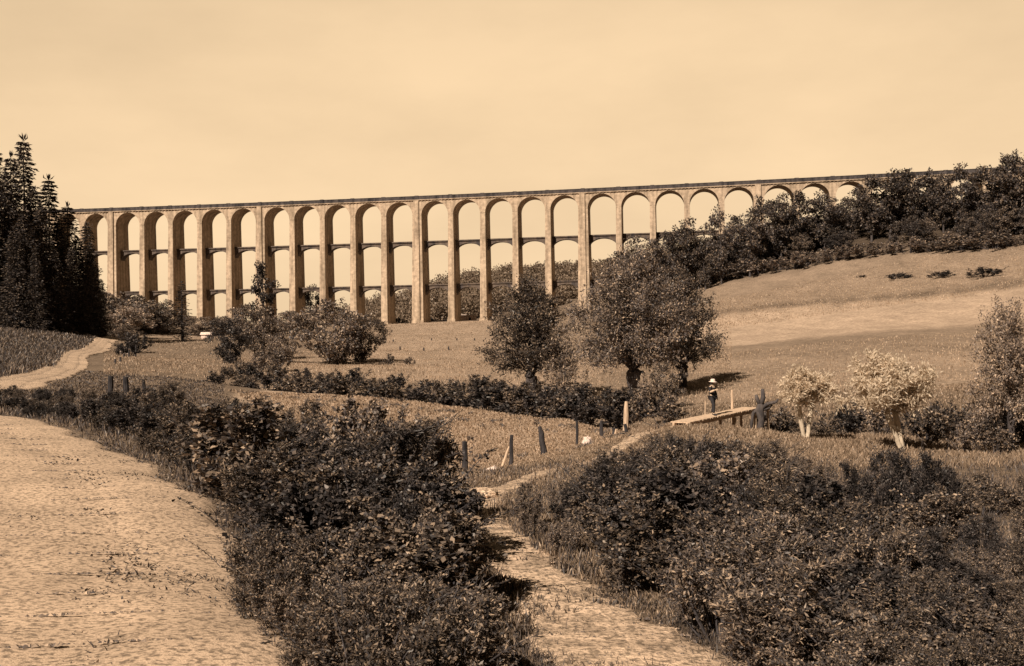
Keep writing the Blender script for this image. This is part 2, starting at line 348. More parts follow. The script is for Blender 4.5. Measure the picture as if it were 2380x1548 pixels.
def pollard(key, seed, H=12, Rr=6, th0=2.2, tr=.55, shoots=46, twigs=11, per=22, L=.34, wid=.09, mat='leaf', wmat='bark', spread=1.0, stems=((0,0),), flat=.0, droop=.3, maxel=1.75, jit=(.72,1.06)):
    g=np.random.default_rng(seed); wood=MB(); P=[];A=[]
    heads=[]
    for (lx,ly) in stems:
        t=np.linspace(0,1,6); c=np.stack([lx*t+g.normal(0,.05,6)*tr, ly*t+g.normal(0,.05,6)*tr, -.4+(th0+.4)*t],1)
        wood.tube(c, tr*np.array([1.25,1.0,.88,.9,1.15,1.05])/len(stems)**.4, 9)
        hd=c[-1]; heads.append(hd)
        for k in range(5):
            q=hd+g.normal(0,.45,3)*tr*np.array([1,1,.4]); wood.tube([q-np.array([0,0,.3*tr]),q,q+np.array([0,0,.35*tr])],np.array([.5,.62,.3])*tr,6)
    for i in range(shoots):
        hd=heads[i%len(heads)]; az=i*2.399+g.normal(0,.3); el=maxel*((i+.5)/shoots)**.75
        rr=g.uniform(*jit); out=math.sin(min(el,1.65))*Rr*rr*spread; up=(H-th0)*math.cos(el)*g.uniform(jit[0]+.1,1.04)*(1 if el<1.57 else droop*2)
        ca=np.array([math.cos(az),math.sin(az),0]); t=np.linspace(0,1,7)[:,None]
        e=hd+ca*out+np.array([0,0,up]); p1=hd+ca*out*.38+np.array([0,0,.62*max(up,0)+.13*(H-th0)])
        c=hd*(1-t)**2+2*p1*t*(1-t)+e*t**2+g.normal(0,.018*H,(7,3))*t
        wood.tube(c,tr*np.linspace(.16,.02,7)*g.uniform(.7,1.2),5,False)
        tt=g.uniform(.14,1,twigs)**.8; base=np.stack([np.interp(tt,t[:,0],c[:,k]) for k in range(3)],1)
        td=unit(unit(e-hd)*.9+g.normal(size=(twigs,3))*.75+np.array([0,0,.1])); tl=H*g.uniform(.05,.13,twigs)
        for k in range(twigs):
            m=int(per*g.uniform(.6,1.35)); s=g.uniform(0,1,m)[:,None]
            P.append(base[k]+td[k]*tl[k]*s+g.normal(0,.016*H,(m,3))); A.append(unit(td[k]*.7+g.normal(size=(m,3))*.6+np.array([0,0,-.15])))
    P=np.concatenate(P);A=np.concatenate(A);n=len(P)
    q=leaves(P,A,L*g.uniform(.55,1.25,n),wid*g.uniform(.6,1.25,n),g)
    proto(key,'pollard_willow',[('crown',quads('crown',q),mat),('trunk',wood.mesh('trunk'),wmat)],H)
def spruce(key, seed, H=26, Rr=4.2, whorls=40, per=9, sprays=24, L=.62, wid=.2):
    g=np.random.default_rng(seed); wood=MB(); P=[];A=[]
    t=np.linspace(0,1,8); wood.tube(np.stack([g.normal(0,.05,8),g.normal(0,.05,8),-1+(H+1)*t],1),.32*(1-t*.96),7)
    for i in range(whorls):
        z=H*(.03+.95*(i/whorls)); k=1-z/H; r=Rr*(k**.78)*g.uniform(.75,1.15)+.12
        for j in range(per):
            th=j*2*PI/per+i*1.3+g.normal(0,.25); rr=r*g.uniform(.6,1.12); d=np.array([math.cos(th),math.sin(th),0])
            b=np.array([0,0,z]); m=max(4,int(sprays*(.35+.65*k))); s=g.uniform(.08,1,m)[:,None]
            p=b+d*rr*s+np.array([0,0,1])*rr*(-.32*s+.16*s**2)+g.normal(0,.09,(m,3))*(1+rr*.5)
            P.append(p); A.append(unit(d*1.0+np.cross(d,[0,0,1])*g.normal(0,.8,(m,1))+np.array([0,0,-.35])+g.normal(0,.2,(m,3))))
            if j%2==0: wood.tube([b,b+d*rr*.5+np.array([0,0,-.12*rr]),b+d*rr+np.array([0,0,-.16*rr])],[.06*k+.02,.03,.008],3,False)
    P=np.concatenate(P);A=np.concatenate(A);n=len(P)
    q=leaves(P,A,L*g.uniform(.6,1.25,n),wid*g.uniform(.6,1.3,n),g,.1)
    tp=leaves(np.tile([[0,0,H*.965]],(10,1))+g.normal(0,.05,(10,3)),unit(g.normal(0,.4,(10,3))+np.array([0,0,1])),H*.045,.2,g)
    proto(key,'spruce_tree',[('crown',quads('crown',np.concatenate([q,tp])),'needle'),('trunk',wood.mesh('trunk'),'bark')],H)
# ------------------------------------------------------------------ ground sheet
def smooth(a,b,x):
    t=np.clip((x-a)/(b-a),0,1); return t*t*(3-2*t)
tt=np.concatenate([np.linspace(-1.6,-.56,50)[:-1],np.linspace(-.56,.56,520),np.linspace(.56,1.6,50)[1:]])
DD=np.exp(np.linspace(math.log(1.3),math.log(3000),470))
gx=tt[None,:]*DD[:,None]; gy=np.broadcast_to(DD[:,None],gx.shape)
def zone(x,y,poly):
    """inside test for a polygon on the ground plan"""
    ins=np.zeros(x.shape,bool); n=len(poly)
    for i in range(n):
        (x1,y1),(x2,y2)=poly[i],poly[(i+1)%n]
        c=((y1>y)!=(y2>y))&(x<(x2-x1)*(y-y1)/(y2-y1+1e-12)+x1); ins^=c
    return ins
def XY(u,D): return ((u-U0)/F*D, D)
Z=height(np.clip(gx,-900,900),np.clip(gy,0,1300))
def strip_pts(pts, n):
    pts=np.array(pts,float); d=np.r_[0,np.cumsum(np.hypot(*np.diff(pts[:,:2],axis=0).T))]
    s=np.linspace(0,d[-1],n); o=np.stack([np.interp(s,d,pts[:,k]) for k in range(pts.shape[1])],1)
    for _ in range(max(3,n//12)): o[1:-1]=(o[:-2]+2*o[1:-1]+o[2:])/4
    return o
RC=strip_pts([(-3.2,1.6,6),(-3.55,5,5.8),(-4.25,7.9,5.8),(-7.2,15,5.5),(-10.5,20.5,5.2),(-14,25,5),(-18,30,4.8),(-25.2,40,4.4),(-26.6,47,4.2),(-26.8,54,3.4),(-33.6,75,2.8),(-40.6,95,2.8),(-55,130,3.0),(-72,180,3.6),(-86,225,3.6),(-97,262,3.4)],260)
PC=strip_pts([(2.2,5.2,2.4),(1.6,7.5,2.2),(1.15,10,1.75),(.45,12.5,1.2),(-.2,15.2,.75),(-.55,18.5,.5),(-.55,22,.6),(.3,25,.5),(1.6,30,.6),(3.2,36,.7),(5.2,42,.8),(7.4,47,.85),(8.6,48.6,.85)],200)
def apply_strip(C0):
    P=C0[:,:2]
    d=np.full(gx.shape,1e9); w=np.zeros(gx.shape)
    for i in range(0,len(C0)-1,2):
        a=P[i]; b=P[min(i+2,len(C0)-1)]; ab=b-a; t=np.clip(((gx-a[0])*ab[0]+(gy-a[1])*ab[1])/(ab@ab),0,1)
        q=np.hypot(gx-a[0]-t*ab[0],gy-a[1]-t*ab[1])-C0[i,2]/2
        d=np.minimum(d,q)
    return d
dR=apply_strip(RC); dP=apply_strip(PC)
Z=Z-.22*smooth(0,-.5,dR+.15)-.12*smooth(0,-.25,dP+.08)
tone=np.full(gx.shape,.23)
wob=(vnoise(gx,gy,9,5)-.5)*3*np.clip(gy/60,.2,2)
def paint(poly,val,soft=None):
    m=zone(gx+wob*.35,gy+wob,[XY(*p) for p in poly]); tone[m]=val
paint([(500,83),(1000,77),(1500,66),(1520,60),(1600,50),(1450,42),(1150,40),(900,37),(700,50)],.42)     # near pasture
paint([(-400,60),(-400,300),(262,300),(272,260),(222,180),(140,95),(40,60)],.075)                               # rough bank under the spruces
paint([(200,55),(420,60),(600,78),(560,130),(560,260),(330,262),(240,180),(180,100)],.20)     # ploughed field
paint([(360,262),(600,262),(640,320),(340,320)],.30)
paint([(620,110),(1300,100),(1420,130),(1200,240),(880,250),(700,170)],.34)
paint([(880,250),(1200,240),(1180,378),(860,381)],.34)
paint([(1600,72),(2700,64),(2700,100),(1640,120)],.30)
paint([(1640,120),(2700,100),(2700,135),(1640,155)],.25)
paint([(1600,155),(2700,135),(2700,186),(1600,225)],.42)                                        # pale stubble strip
paint([(1600,225),(2700,186),(2700,262),(1600,330)],.28)
paint([(1700,262),(2700,215),(2700,262),(1600,330)],.27)
paint([(1560,54),(2700,50),(2700,62),(1560,70)],.13)
paint([(1400,345),(1656,312),(1851,292),(2142,268),(2331,252),(2900,245),(2900,420),(1400,420)],.07)  # wood floor: shade beneath the trees put into a dark ground tone
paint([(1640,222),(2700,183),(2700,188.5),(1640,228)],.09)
tone[gy>372+20]=.17
tone[(gy<13)&(gx>.5)]=.12
for _ in range(3): tone[1:-1,1:-1]=(tone[:-2,1:-1]+tone[2:,1:-1]+tone[1:-1,:-2]+tone[1:-1,2:]+2*tone[1:-1,1:-1])/6
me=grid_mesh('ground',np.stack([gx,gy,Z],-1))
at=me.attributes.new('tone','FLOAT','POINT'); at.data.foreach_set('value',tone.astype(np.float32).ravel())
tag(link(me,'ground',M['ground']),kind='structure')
def way(x,y): return height(x,y)-(vnoise(x,y,1.3,1)-.5)*.095+.02+.0007*y+(vnoise(x,y,.21,8)-.5)*.008
def strip_mesh(name,C0,cols,mat,lift,rag,seed):
    g=np.random.default_rng(seed); P=C0[:,:2]; T=unit(np.gradient(P,axis=0)); N=np.stack([T[:,1],-T[:,0]],1)
    q=np.linspace(-1,1,cols); n=len(C0)
    wl=C0[:,2]/2*(1+rag*(vnoise(np.arange(n)*1.0,np.zeros(n),4,seed)-.5)*2); wr=C0[:,2]/2*(1+rag*(vnoise(np.arange(n)*1.0,np.zeros(n)+50,3,seed+1)-.5)*2)
    off=np.where(q[None]<0,q[None]*wl[:,None],q[None]*wr[:,None])
    x=P[:,:1]+N[:,:1]*off; y=P[:,1:]+N[:,1:]*off
    z=way(x,y)-.10*(np.abs(q)[None]>.97)-.035*np.exp(-((np.abs(q)[None]-.42)/.11)**2)*(C0[:,2:3]>2.5)
    return tag(link(grid_mesh(name,np.stack([x,y,z],-1)),name,mat),kind='structure')
RCd=strip_pts(RC,700); PCd=strip_pts(PC,500)
strip_mesh('road',RCd,34,M['road'],.02,.16,3)
strip_mesh('path',PCd,16,M['path'],.02,.35,5)
# ------------------------------------------------------------------ the viaduct
TH=math.atan(431/2400); DV=366.0
def vpt(s,y=0): return (DV*math.sin(TH)+s*math.cos(TH)+y*math.sin(TH), DV*math.cos(TH)-s*math.sin(TH)+y*math.cos(TH))
def ztop(s): return ZQ[0]+ZQ[1]*s+ZQ[2]*s*s
def _zq():
    S=[];Zs=[]
    for px,py in [(408,653.5),(800,638.8),(1300,618.5),(1600,606),(1900,592.8),(2350,569.7),(2779,548),(3020,536)]:
        a,b=ray(px/1.37731,py/1.37731); s=DV*math.tan(math.atan(a)-TH); S.append(s); Zs.append(b*(DV*math.cos(TH)-s*math.sin(TH)))
    return np.polyfit(S,Zs,2)[::-1]
ZQ=_zq()
vx,vy=vpt(0); VZ=0.0
via=thing('stone_viaduct','long three-tier stone railway viaduct of tall slender arches crossing the valley','viaduct',(vx,vy,VZ),-TH)
VD=8.8
wides=[-39.5+61*k for k in (-5,-4,-3,-2,-1,0,1,2)]
cent=[]
for c in wides:
    cent.append((c,3.4))
    cent += [(c+1.7+10+.95+11.9*j,1.9) for j in range(4)]
cent=[q for q in cent if q[0]<100]
def gz(s): 
    p=[vpt(s,y) for y in (0,4,9)]; return min(hz(*q) for q in p)
gd={s:gz(s) for s,_ in cent}
for s,wd in cent:
    zs=ztop(s)-6.95; zb=gd[s]-1.0
    if zb>zs-1: continue
    k=(zs-zb)/42
    p=MB(); n=3 if wd<3 else 3
    lv=[zb+(zs-zb)*i/8 for i in range(9)]
    for a,b in zip(lv[:-1],lv[1:]):
        fa=(zs-a)/42; fb=(zs-b)/42
        g=lambda f:(wd+(.62 if wd<3 else 1.0)*f, VD+2.0*f)
        p.frustum(s,VD/2,*g(fa),a,*g(fb),b)
    if zs-zb>8: 
        f=(zs-zb)/42; p.frustum(s,VD/2,wd+.62*f+.5,VD+2*f+.5,zb,wd+.62*f+.5,VD+2*f+.5,zb+2.0)
    o=p.build('pier',M['stone'],via)
    if wd>3:
        f=(zs-zb)/42
        for sy in (-1,1):
            q=MB()
            for a,b in zip(lv[:-1],lv[1:]):
                ya=VD/2+sy*(VD/2+(zs-a)/42); yb=VD/2+sy*(VD/2+(zs-b)/42)
                q.frustum(s-.25,0,1.9+(zs-a)/42*.6,.9,a,1.9+(zs-b)/42*.6,.9,b)
                q.v[-1][:4,1]+=ya; q.v[-1][4:,1]+=yb
            q.box(s-1.2,s+.7,VD/2+sy*VD/2-.45,VD/2+sy*VD/2+.45,zs,ztop(s)-1.55)
            q.build('buttress',M['stone'],via)
for (s0,w0),(s1,w1) in zip(cent[:-1],cent[1:]):
    a,b=s0+w0/2,s1-w1/2; mid=(a+b)/2; r=(b-a)/2; zc=ztop(mid)-6.95; n=28
    th=np.linspace(PI,0,n+1); ax=mid+r*np.cos(th); azv=zc+r*np.sin(th)
    az0,az1=ztop(s0)-6.95,ztop(s1)-6.95
    X=np.r_[s0,ax,s1]; Zl=np.r_[az0,azv,az1]; tops=np.array([ztop(x)-1.5 for x in X])
    m=MB(); k=len(X)
    v=[(X[i],y,z) for y in (0,VD) for z_ in (Zl,tops) for i,z in enumerate(z_)]
    f=[]
    for i in range(k-1):
        f+=[(i,i+1,k+i+1,k+i),(2*k+i+1,2*k+i,3*k+i,3*k+i+1),(i+1,i,2*k+i,2*k+i+1)]
    m.add(v,f)
    # voussoir ring standing a little proud of the wall
    ro=r+.75; ring=[(mid+q*np.cos(t),y,zc+q*np.sin(t)) for y in (-.07,) for q in (r,ro) for t in th]
    nn_=n+1; m.add(ring,[(i,i+1,nn_+i+1,nn_+i) for i in range(n)])
    m.add([(mid+ro*np.cos(t),y,zc+ro*np.sin(t)) for y in (-.07,0.0) for t in th],[(i,i+1,nn_+i+1,nn_+i) for i in range(n)])
    m.add([(mid+r*np.cos(t),y,zc+r*np.sin(t)) for y in (-.07,0.0) for t in th],[(i,i+1,nn_+i+1,nn_+i)[::-1] for i in range(n)])
    m.build('arch_span',M['stone'],via)
    for drop in (16.2,32.2):
        zt=ztop(mid)-drop; zgr=max(gd[s0],gd[s1])
        if zt-4.0<zgr-2: continue
        fl=(drop-6.95)/42
        ga=a+.31*fl*(1 if w0<3 else 1.6); gb=b-.31*fl*(1 if w1<3 else 1.6); gm=(ga+gb)/2; gr=(gb-ga)/2
        th2=np.linspace(PI,0,21); X2=gm+gr*np.cos(th2); Z2=zt-1.25-3.1+3.1*np.sin(th2); k2=len(X2); y0,y1=2.9,5.9
        m=MB(); T2=np.full(k2,zt-.45)
        v=[(X2[i],y,z) for y in (y0,y1) for z_ in (Z2,T2) for i,z in enumerate(z_)]
        f=[]
        for i in range(k2-1): f+=[(i,i+1,k2+i+1,k2+i),(2*k2+i+1,2*k2+i,3*k2+i,3*k2+i+1),(i+1,i,2*k2+i,2*k2+i+1),(k2+i,k2+i+1,3*k2+i+1,3*k2+i)]
        m.add(v,f); m.box(ga,gb,y0-.35,y1+.35,zt-.45,zt-.02)
        m.build('walkway_arch',M['stone_mid'],via)
sA,sB=cent[0][0]-4,cent[-1][0]+60
ss=np.arange(sA,sB,4.0)
def run(y0,y1,dz0,dz1):
    m=MB()
    for a,b in zip(ss[:-1],ss[1:]):
        za,zb_=ztop(a),ztop(b)
        m.add([(a,y0,za+dz0),(b,y0,zb_+dz0),(b,y1,zb_+dz0),(a,y1,za+dz0),(a,y0,za+dz1),(b,y0,zb_+dz1),(b,y1,zb_+dz1),(a,y1,za+dz1)],
              [(3,2,1,0),(4,5,6,7),(0,1,5,4),(2,3,7,6)])
    return m
m=run(-.45,VD+.45,-1.5,-1.25)
for x in np.arange(sA,sB-4,1.25):
    z=ztop(x); m.box(x-.2,x+.2,-.3,0,z-1.75,z-1.5)
m.build('cornice',M['stone'],via)
for y0 in (-.28,VD-.12):
    m=run(y0,y0+.4,-1.25,-.1); m2=run(y0-.07,y0+.47,-.1,.08); 
    m.v+=m2.v; m.f+=[[tuple(i+m.n for i in q) for q in a] for a in m2.f]; m.n+=m2.n
    for s,wd in cent: m.box(s-.7,s+.7,y0-.12,y0+.52,ztop(s)-1.2,ztop(s)+.2)
    m.build('parapet',M['stone_dark'],via)  # cornice shadow put into the dark colour, along with the dark railing
m=MB(); q=cent[-1][0]; m.box(q,sB-4,.05,VD-.05,gz(q)-2,ztop(q)-1.5); m.build('abutment',M['stone'],via)

# ------------------------------------------------------------------ plant prototypes
for i in range(3): spruce('spruce%d'%i, 40+i, H=26, Rr=(4.4,3.9,4.8)[i])
spruce('slim_spruce',49,H=17,Rr=2.6,whorls=26,per=7,sprays=10)
for i in range(5): tree('tree%d'%i, 60+i, H=14, Rr=(5.2,4.6,5.8,4.2,5.4)[i], limbs=(14,12,15,12,14)[i], low=(.2,.12,.22,.1,.16)[i])
tree('round_bush',70,H=8,Rr=5.6,trunk=.2,limbs=16,per_limb=12,clump=46,L=.36,wid=.24,low=.03,mat='leaf_mid',name='shrub',cs=.7)
tree('round_bush_b',71,H=8,Rr=4.6,trunk=.2,limbs=14,per_limb=11,clump=46,L=.34,wid=.22,low=.03,mat='leaf',name='shrub',cs=.7)
for i in range(4): bush('hedge%d'%i,80+i,H=2.6,Rr=1.9,stems=14,twigs=13,per=14,L=.2,wid=.12,mat='leaf_mid')
for i in range(5): bush('bush%d'%i,90+i,H=1.7,Rr=(1.1,.95,1.25,1.0,1.15)[i],stems=(13,12,15,14,12)[i],twigs=(26,24,30,26,24)[i],per=(30,22,36,28,24)[i],L=(.07,.105,.05,.095,.075)[i],wid=(.043,.07,.03,.026,.05)[i],mat='leaf',spiky=(.3,.5,.2,.6,.35)[i])
for i in range(2): bush('fine%d'%i,97+i,H=1.7,Rr=1.0,stems=24,twigs=16,per=22,L=.075,wid=.028,mat='leaf_mid',spiky=.9)
pollard('willow_big',20,H=13,Rr=7.2,th0=2.6,tr=.62,shoots=80,maxel=1.5,twigs=16,per=30,L=.34,wid=.115,mat='leaf_mid')
pollard('willow_mid',21,H=12,Rr=5.2,th0=2.0,tr=.55,shoots=62,maxel=1.52,twigs=15,per=32,L=.30,wid=.12,mat='leaf')
pollard('willow_thin',22,H=8,Rr=3.0,th0=.8,tr=.22,shoots=22,twigs=10,per=16,L=.34,wid=.11,mat='leaf_light',stems=((-.3,0),(.35,.1)))
pollard('willow_twin',23,H=3.0,Rr=.85,th0=1.45,tr=.12,maxel=1.25,jit=(.5,1.15),shoots=34,twigs=15,per=36,L=.17,wid=.05,mat='leaf_pale',wmat='pale_bark',stems=((-.24,0),(.26,0)),droop=.05)
pollard('willow_lean',24,H=4.0,Rr=2.3,th0=1.55,tr=.14,maxel=1.35,jit=(.4,1.15),shoots=40,twigs=15,per=34,L=.2,wid=.055,mat='leaf_pale',wmat='pale_bark',stems=((-.75,-.1),(-.35,.15)),droop=.1)
pollard('willow_edge',25,H=5.6,Rr=2.0,th0=1.5,tr=.16,shoots=54,twigs=14,per=24,L=.14,wid=.055,mat='leaf_light',wmat='bark',droop=.15)
def at_top(proto, u, vt, D, label, cat, wide=1.0, group=None, mats=None, minh=.3, rotz=None, sink=0):
    p=on(u,D); zt=W(u,vt,D)[2]; h=max(minh,zt-p.z); p.z-=sink
    return put(proto,p,h,label,cat,rotz,wide,group,mats)
# spruces on the bank to the left
sp=[(60,305,128),(118,398,140),(160,462,150),(85,425,122),(205,508,168),(30,345,120),(-10,330,124),(-45,300,118),(140,500,138),(185,545,150),(222,600,176),(15,400,112),(100,470,112),(58,470,105),
    (-30,420,104),(-80,320,122),(170,560,128),(212,575,150),(130,570,112),(35,520,98),(85,560,100),(-60,520,96),(236,640,182),(195,640,130)]
for i,(u,v,D) in enumerate(sp):
    lab,gr=('dark spruce in the dense stand at the left edge beside the road','spruces of the left stand')
    if i==0: lab='tallest dark spruce with the bare jagged top at the left edge'
    if i==1: lab='dark spruce with pointed top between the tallest spruce and the viaduct end'
    at_top('spruce%d'%(i%3),u,v,D*.46+142,lab,'spruce',(1.05,1.25,1.4,1.3,1.35)[i%5],gr)
at_top('slim_spruce',424,645,228,'small slender dark spruce standing alone in front of the viaduct piers','spruce',1.5)
at_top('tree3',617,600,240,'tall dark narrow tree in front of the seventh viaduct arch from the left','tree',.62,mats={'crown':'leaf_dark'})
# wood on the right hillside
sky_line=[(1481,541,300),(1530,560,296),(1597,502,305),(1640,540,300),(1677,472,302),(1743,480,300),(1772,450,305),(1815,444,304),(1860,440,306),(1917,436,300),(1975,456,300),
          (2026,399,292),(2069,388,288),(2120,381,284),(2156,386,284),(2193,398,280),(2236,374,276),(2287,378,272),(2323,365,268),(2362,345,264),(2400,335,262),(2450,330,262),(1560,540,312),(1440,575,318),
          (1700,500,318),(1940,452,312),(2000,430,305)]
grp='trees of the right hillside wood'
for i,(u,v,D) in enumerate(sky_line):
    lab='dark leafy tree along the top of the wood on the right hillside'
    if i==4: lab='ragged tree poking up in front of the viaduct arches, sky showing through its crown'
    at_top('tree%d'%(i%5),u,v,D,lab,'tree',(.62 if i==4 else R0.uniform(.85,1.15)),grp)
g=np.random.default_rng(5)
for i in range(120):
    u=g.uniform(1470,2440); edge=np.interp(u,[1450,1656,1851,1997,2142,2331,2440],[660,651,619,595,581,570,566]); De=np.interp(u,[1450,1656,1851,2142,2331,2440],[318,310,290,265,250,246])
    top=np.interp(u,[1450,1530,1597,1677,1772,1917,1975,2026,2120,2236,2440],[590,575,530,520,485,470,485,440,420,410,380])
    f=((i*.618)%1.0); D=De+4+f*34; vt=edge-35-(edge-35-top)*(.30+.66*f)*g.uniform(.9,1.04)
    at_top('tree%d'%(i%5),u,vt,D,'dark leafy tree within the wood on the right hillside','tree',g.uniform(1.0,1.45),grp,minh=5,mats={'crown':('leaf_wood','leaf_wood','leaf','leaf_dark')[i%4]})
for i in range(25):
    u=1600+i*34+g.uniform(-6,6); edge=np.interp(u,[1450,1656,1851,1997,2142,2331,2440],[660,651,619,595,581,570,566]); De=np.interp(u,[1450,1656,1851,2142,2331,2440],[318,310,290,265,250,246])
    at_top('hedge%d'%(i%4),u,edge-g.uniform(24,48),De+1.5,'brown rounded shrub along the field edge below the hillside wood','shrub',g.uniform(1.7,2.3),'shrubs on the field edge',minh=2,mats={'foliage':'leaf_mid'})
# shrubs and trees about the feet of the viaduct
def shr(key,u,vt,D,label,wide=1.0,mat=None,part='crown',cat='shrub',group=None): return at_top(key,u,vt,D,label,cat,wide,group,{part:mat} if mat else None,sink=.1)
shr('round_bush',782,688,150,'big rounded bush with a pale left side below the viaduct, in the valley meadow',.98)
shr('round_bush',838,724,156,'dark bush leaning against the right of the big rounded bush',.75,'leaf')
shr('round_bush_b',536,732,132,'dark upright bush at the right corner of the left field',.95,'leaf_dark')
shr('round_bush_b',612,706,162,'ragged two-toned bush between the dark upright bush and the big rounded bush',.9,'leaf')
shr('round_bush',655,765,150,'low shrub at the left foot of the big rounded bush',1.1,'leaf_mid')
shr('round_bush',575,700,225,'mid brown shrub behind the dark upright bush',.8,'leaf_mid')
shr('round_bush_b',300,700,300,'pale rounded shrub right of the spruces, under the first arches',1.1,'leaf_light')
g=np.random.default_rng(11)
for i,(u,v,D) in enumerate([(262,672,290),(285,706,270),(318,680,310),(352,690,300),(380,715,300),(470,728,295),(515,726,290),(290,745,255),(670,715,300),(730,716,300),(640,735,270),(880,735,330)]):
    shr(('round_bush','round_bush_b')[i%2],u,v,D,'greyish shrub in the scrub around the feet of the left viaduct piers',g.uniform(1.5,2.1),('leaf_mid','leaf_light','leaf_mid','leaf')[i%4],group='scrub at the viaduct feet')
for i,(u,v,D) in enumerate([(1000,728,398),(1035,733,402),(925,730,398),(1075,735,395),(1150,738,372),(1180,733,372),(1250,728,374),(1320,720,374)]):
    shr('hedge%d'%(i%4),u,v,D,'low dark shrub between the tall middle piers of the viaduct',1.4,'leaf_dark','foliage',group='shrubs between the middle piers')
shr('round_bush_b',723,656,400,'small dark tree seen through the lowest arch above the big rounded bush',.7,'leaf_dark')
# the pollard willows by the stream
at_top('willow_mid',1236,640,93,'pollard willow with forked dark trunk, left of the largest willow','pollard willow',1.0,rotz=.4)
at_top('willow_big',1472,588,87,'largest pollard willow with thick dark trunk and broad crown','pollard willow',.92,rotz=1.2)
at_top('willow_mid',1588,622,96,'dark pollard willow crowding the right of the largest willow','pollard willow',.84)
at_top('willow_thin',1312,735,90,'thin pale many-stemmed willow between the two big pollards','willow',1.0)
shr('round_bush_b',1548,836,74,'rounded stream-side shrub with pale left side under the dark willow',.75,'leaf')
shr('hedge1',1512,862,72,'pale leafy shrub beside the white post under the largest willow',.8,'leaf_light','foliage')
at_top('willow_twin',1872,853,44.5,'small pale pollard willow on twin white trunks by the footbridge','pollard willow',1.1,rotz=0)
at_top('willow_lean',2104,806,41.5,'pale pollard willow with a leaning trunk on the right','pollard willow',1.0,rotz=0)
at_top('willow_edge',2352,690,41,'tall pale feathery willow at the right edge','willow',.8)
# hedge along the stream
g=np.random.default_rng(17)
HT=[(520,842),(600,838),(700,846),(800,850),(880,862),(950,868),(1000,866),(1100,868),(1200,870),(1300,880),(1400,885),(1500,890),(1580,905)]
HD=[(520,90),(700,85),(1000,80),(1250,76),(1420,73),(1580,66)]
for i in range(36):
    u=515+(i//2)*60+g.uniform(-12,12); D=np.interp(u,*zip(*HD))+(0.5 if i%2 else 4.5)+g.uniform(-.8,.8); vt=np.interp(u,*zip(*HT))+g.uniform(-6,14)+(12 if i%2 else 0)
    at_top('hedge%d'%(i%4),u,vt,D,'dark shrub in the hedge along the stream beyond the pasture','shrub',g.uniform(1.3,1.7),'hedge shrubs along the stream',{'foliage':('leaf','leaf_dark','leaf_dark','leaf')[i%4]},minh=1.2)
for i,(u,v,D) in enumerate([(640,800,118),(600,815,112),(560,830,104),(1230,868,100),(1160,872,98),(905,815,150),(950,822,150)]):
    at_top('hedge%d'%(i%4),u,v,D,'low tangled shrub on the meadow slope behind the stream hedge','shrub',1.3,'low shrubs behind the hedge',{'foliage':'leaf_mid'},minh=.9)
for i,(u,v,D) in enumerate([(1960,935,50),(2000,925,51),(2040,928,49),(2150,925,46),(2190,935,47),(2235,928,46),(2275,940,45),(2320,935,45),(2350,945,44),(1925,955,48),(1795,935,53),(1840,945,50),(2120,945,48),(2390,945,45),(2250,965,42),(2310,975,41)]):
    at_top('hedge%d'%(i%4),u,v,D,'dark shrub behind the pale pollards along the right bank','shrub',g.uniform(.95,1.3),'shrubs along the right bank',{'foliage':('leaf_dark','leaf','leaf_mid','leaf')[i%4]},minh=.8)
# shaded bank and thicket between road and pasture
def fg(u,vt,D,label,group,mat='leaf',wide=1.0,key=None,minh=.5):
    k=key or ('bush%d'%g.integers(0,5))
    at_top(k,u,vt,D,label,'shrub',wide*g.uniform(.9,1.15),group,{'foliage':mat},minh=minh)
labL,grL='dark leafy shrub in the thicket between the road and the pasture','shrubs of the left thicket'
lp=[(60,935),(150,915),(250,885),(300,925),(375,890),(430,920),(530,878),(600,935),(700,930),(760,945),(850,935),(960,938),(1010,965),(1055,1050)]
LU,LV=zip(*lp)
rows=[(50,130,420,-8,5),(46,60,420,0,6),(42,0,380,-4,6),(38,-60,300,0,6),(33,-40,560,0,11),(29,60,620,15,9),(25,210,800,25,9),(22,320,880,40,8),(19,430,890,45,8),(16.5,520,930,60,7),(14,590,960,110,7),(12,660,1010,190,6),(10.3,700,1080,280,5),(8.8,760,1130,400,5),(7.6,770,1150,520,4)]
for D,ua,ub,dv,n in rows:
    for j in range(n):
        u=ua+(ub-ua)*(j+.5)/n+g.uniform(-12,12); v=np.interp(u,LU,LV)+dv+g.uniform(-16,54)
        m=('leaf_dark','leaf','leaf_dark','leaf')[g.integers(0,4)] if u<680 else ('leaf','leaf_mid','leaf','leaf_dark')[g.integers(0,4)]
        fg(u,v,D+g.uniform(-.5,.5),labL,grL,m,1.45)
for (u,v,D) in [(700,930,24),(765,945,22),(850,932,19.5),(930,936,18),(905,950,18.5),(945,975,17.5)]:
    fg(u,v,D,'taller shrub with bright sunlit leaves at the top of the left thicket','bright-topped shrubs of the left thicket','leaf_mid',.95)  # sunlight on the thicket tops put into a lighter leaf colour
fg(962,1180,11.8,'pale sprawling shrub catching the sun beside the path bend','',"leaf_light",.9,'fine0')  # its lit leaves are given by a paler leaf material
fg(985,1150,13.2,'dark leafy shrub at the left side of the path bend','','leaf',.9)
for (u,v,D) in [(640,1280,8.6),(700,1330,7.8),(600,1210,9.8),(760,1400,6.9),(830,1340,7.0),(960,1330,7.2),(1040,1340,7.9),(900,1420,6.0),(1020,1440,6.2)]:
    fg(u,v,D,'fine-stemmed bushy weed at the near end of the left thicket','bushy weeds beside the road',('leaf','leaf_mid')[int(u)%2],1.15,'fine%d'%(int(v)%2))
labR,grR='dark leafy shrub in the broad thicket at the lower right','shrubs of the right thicket'
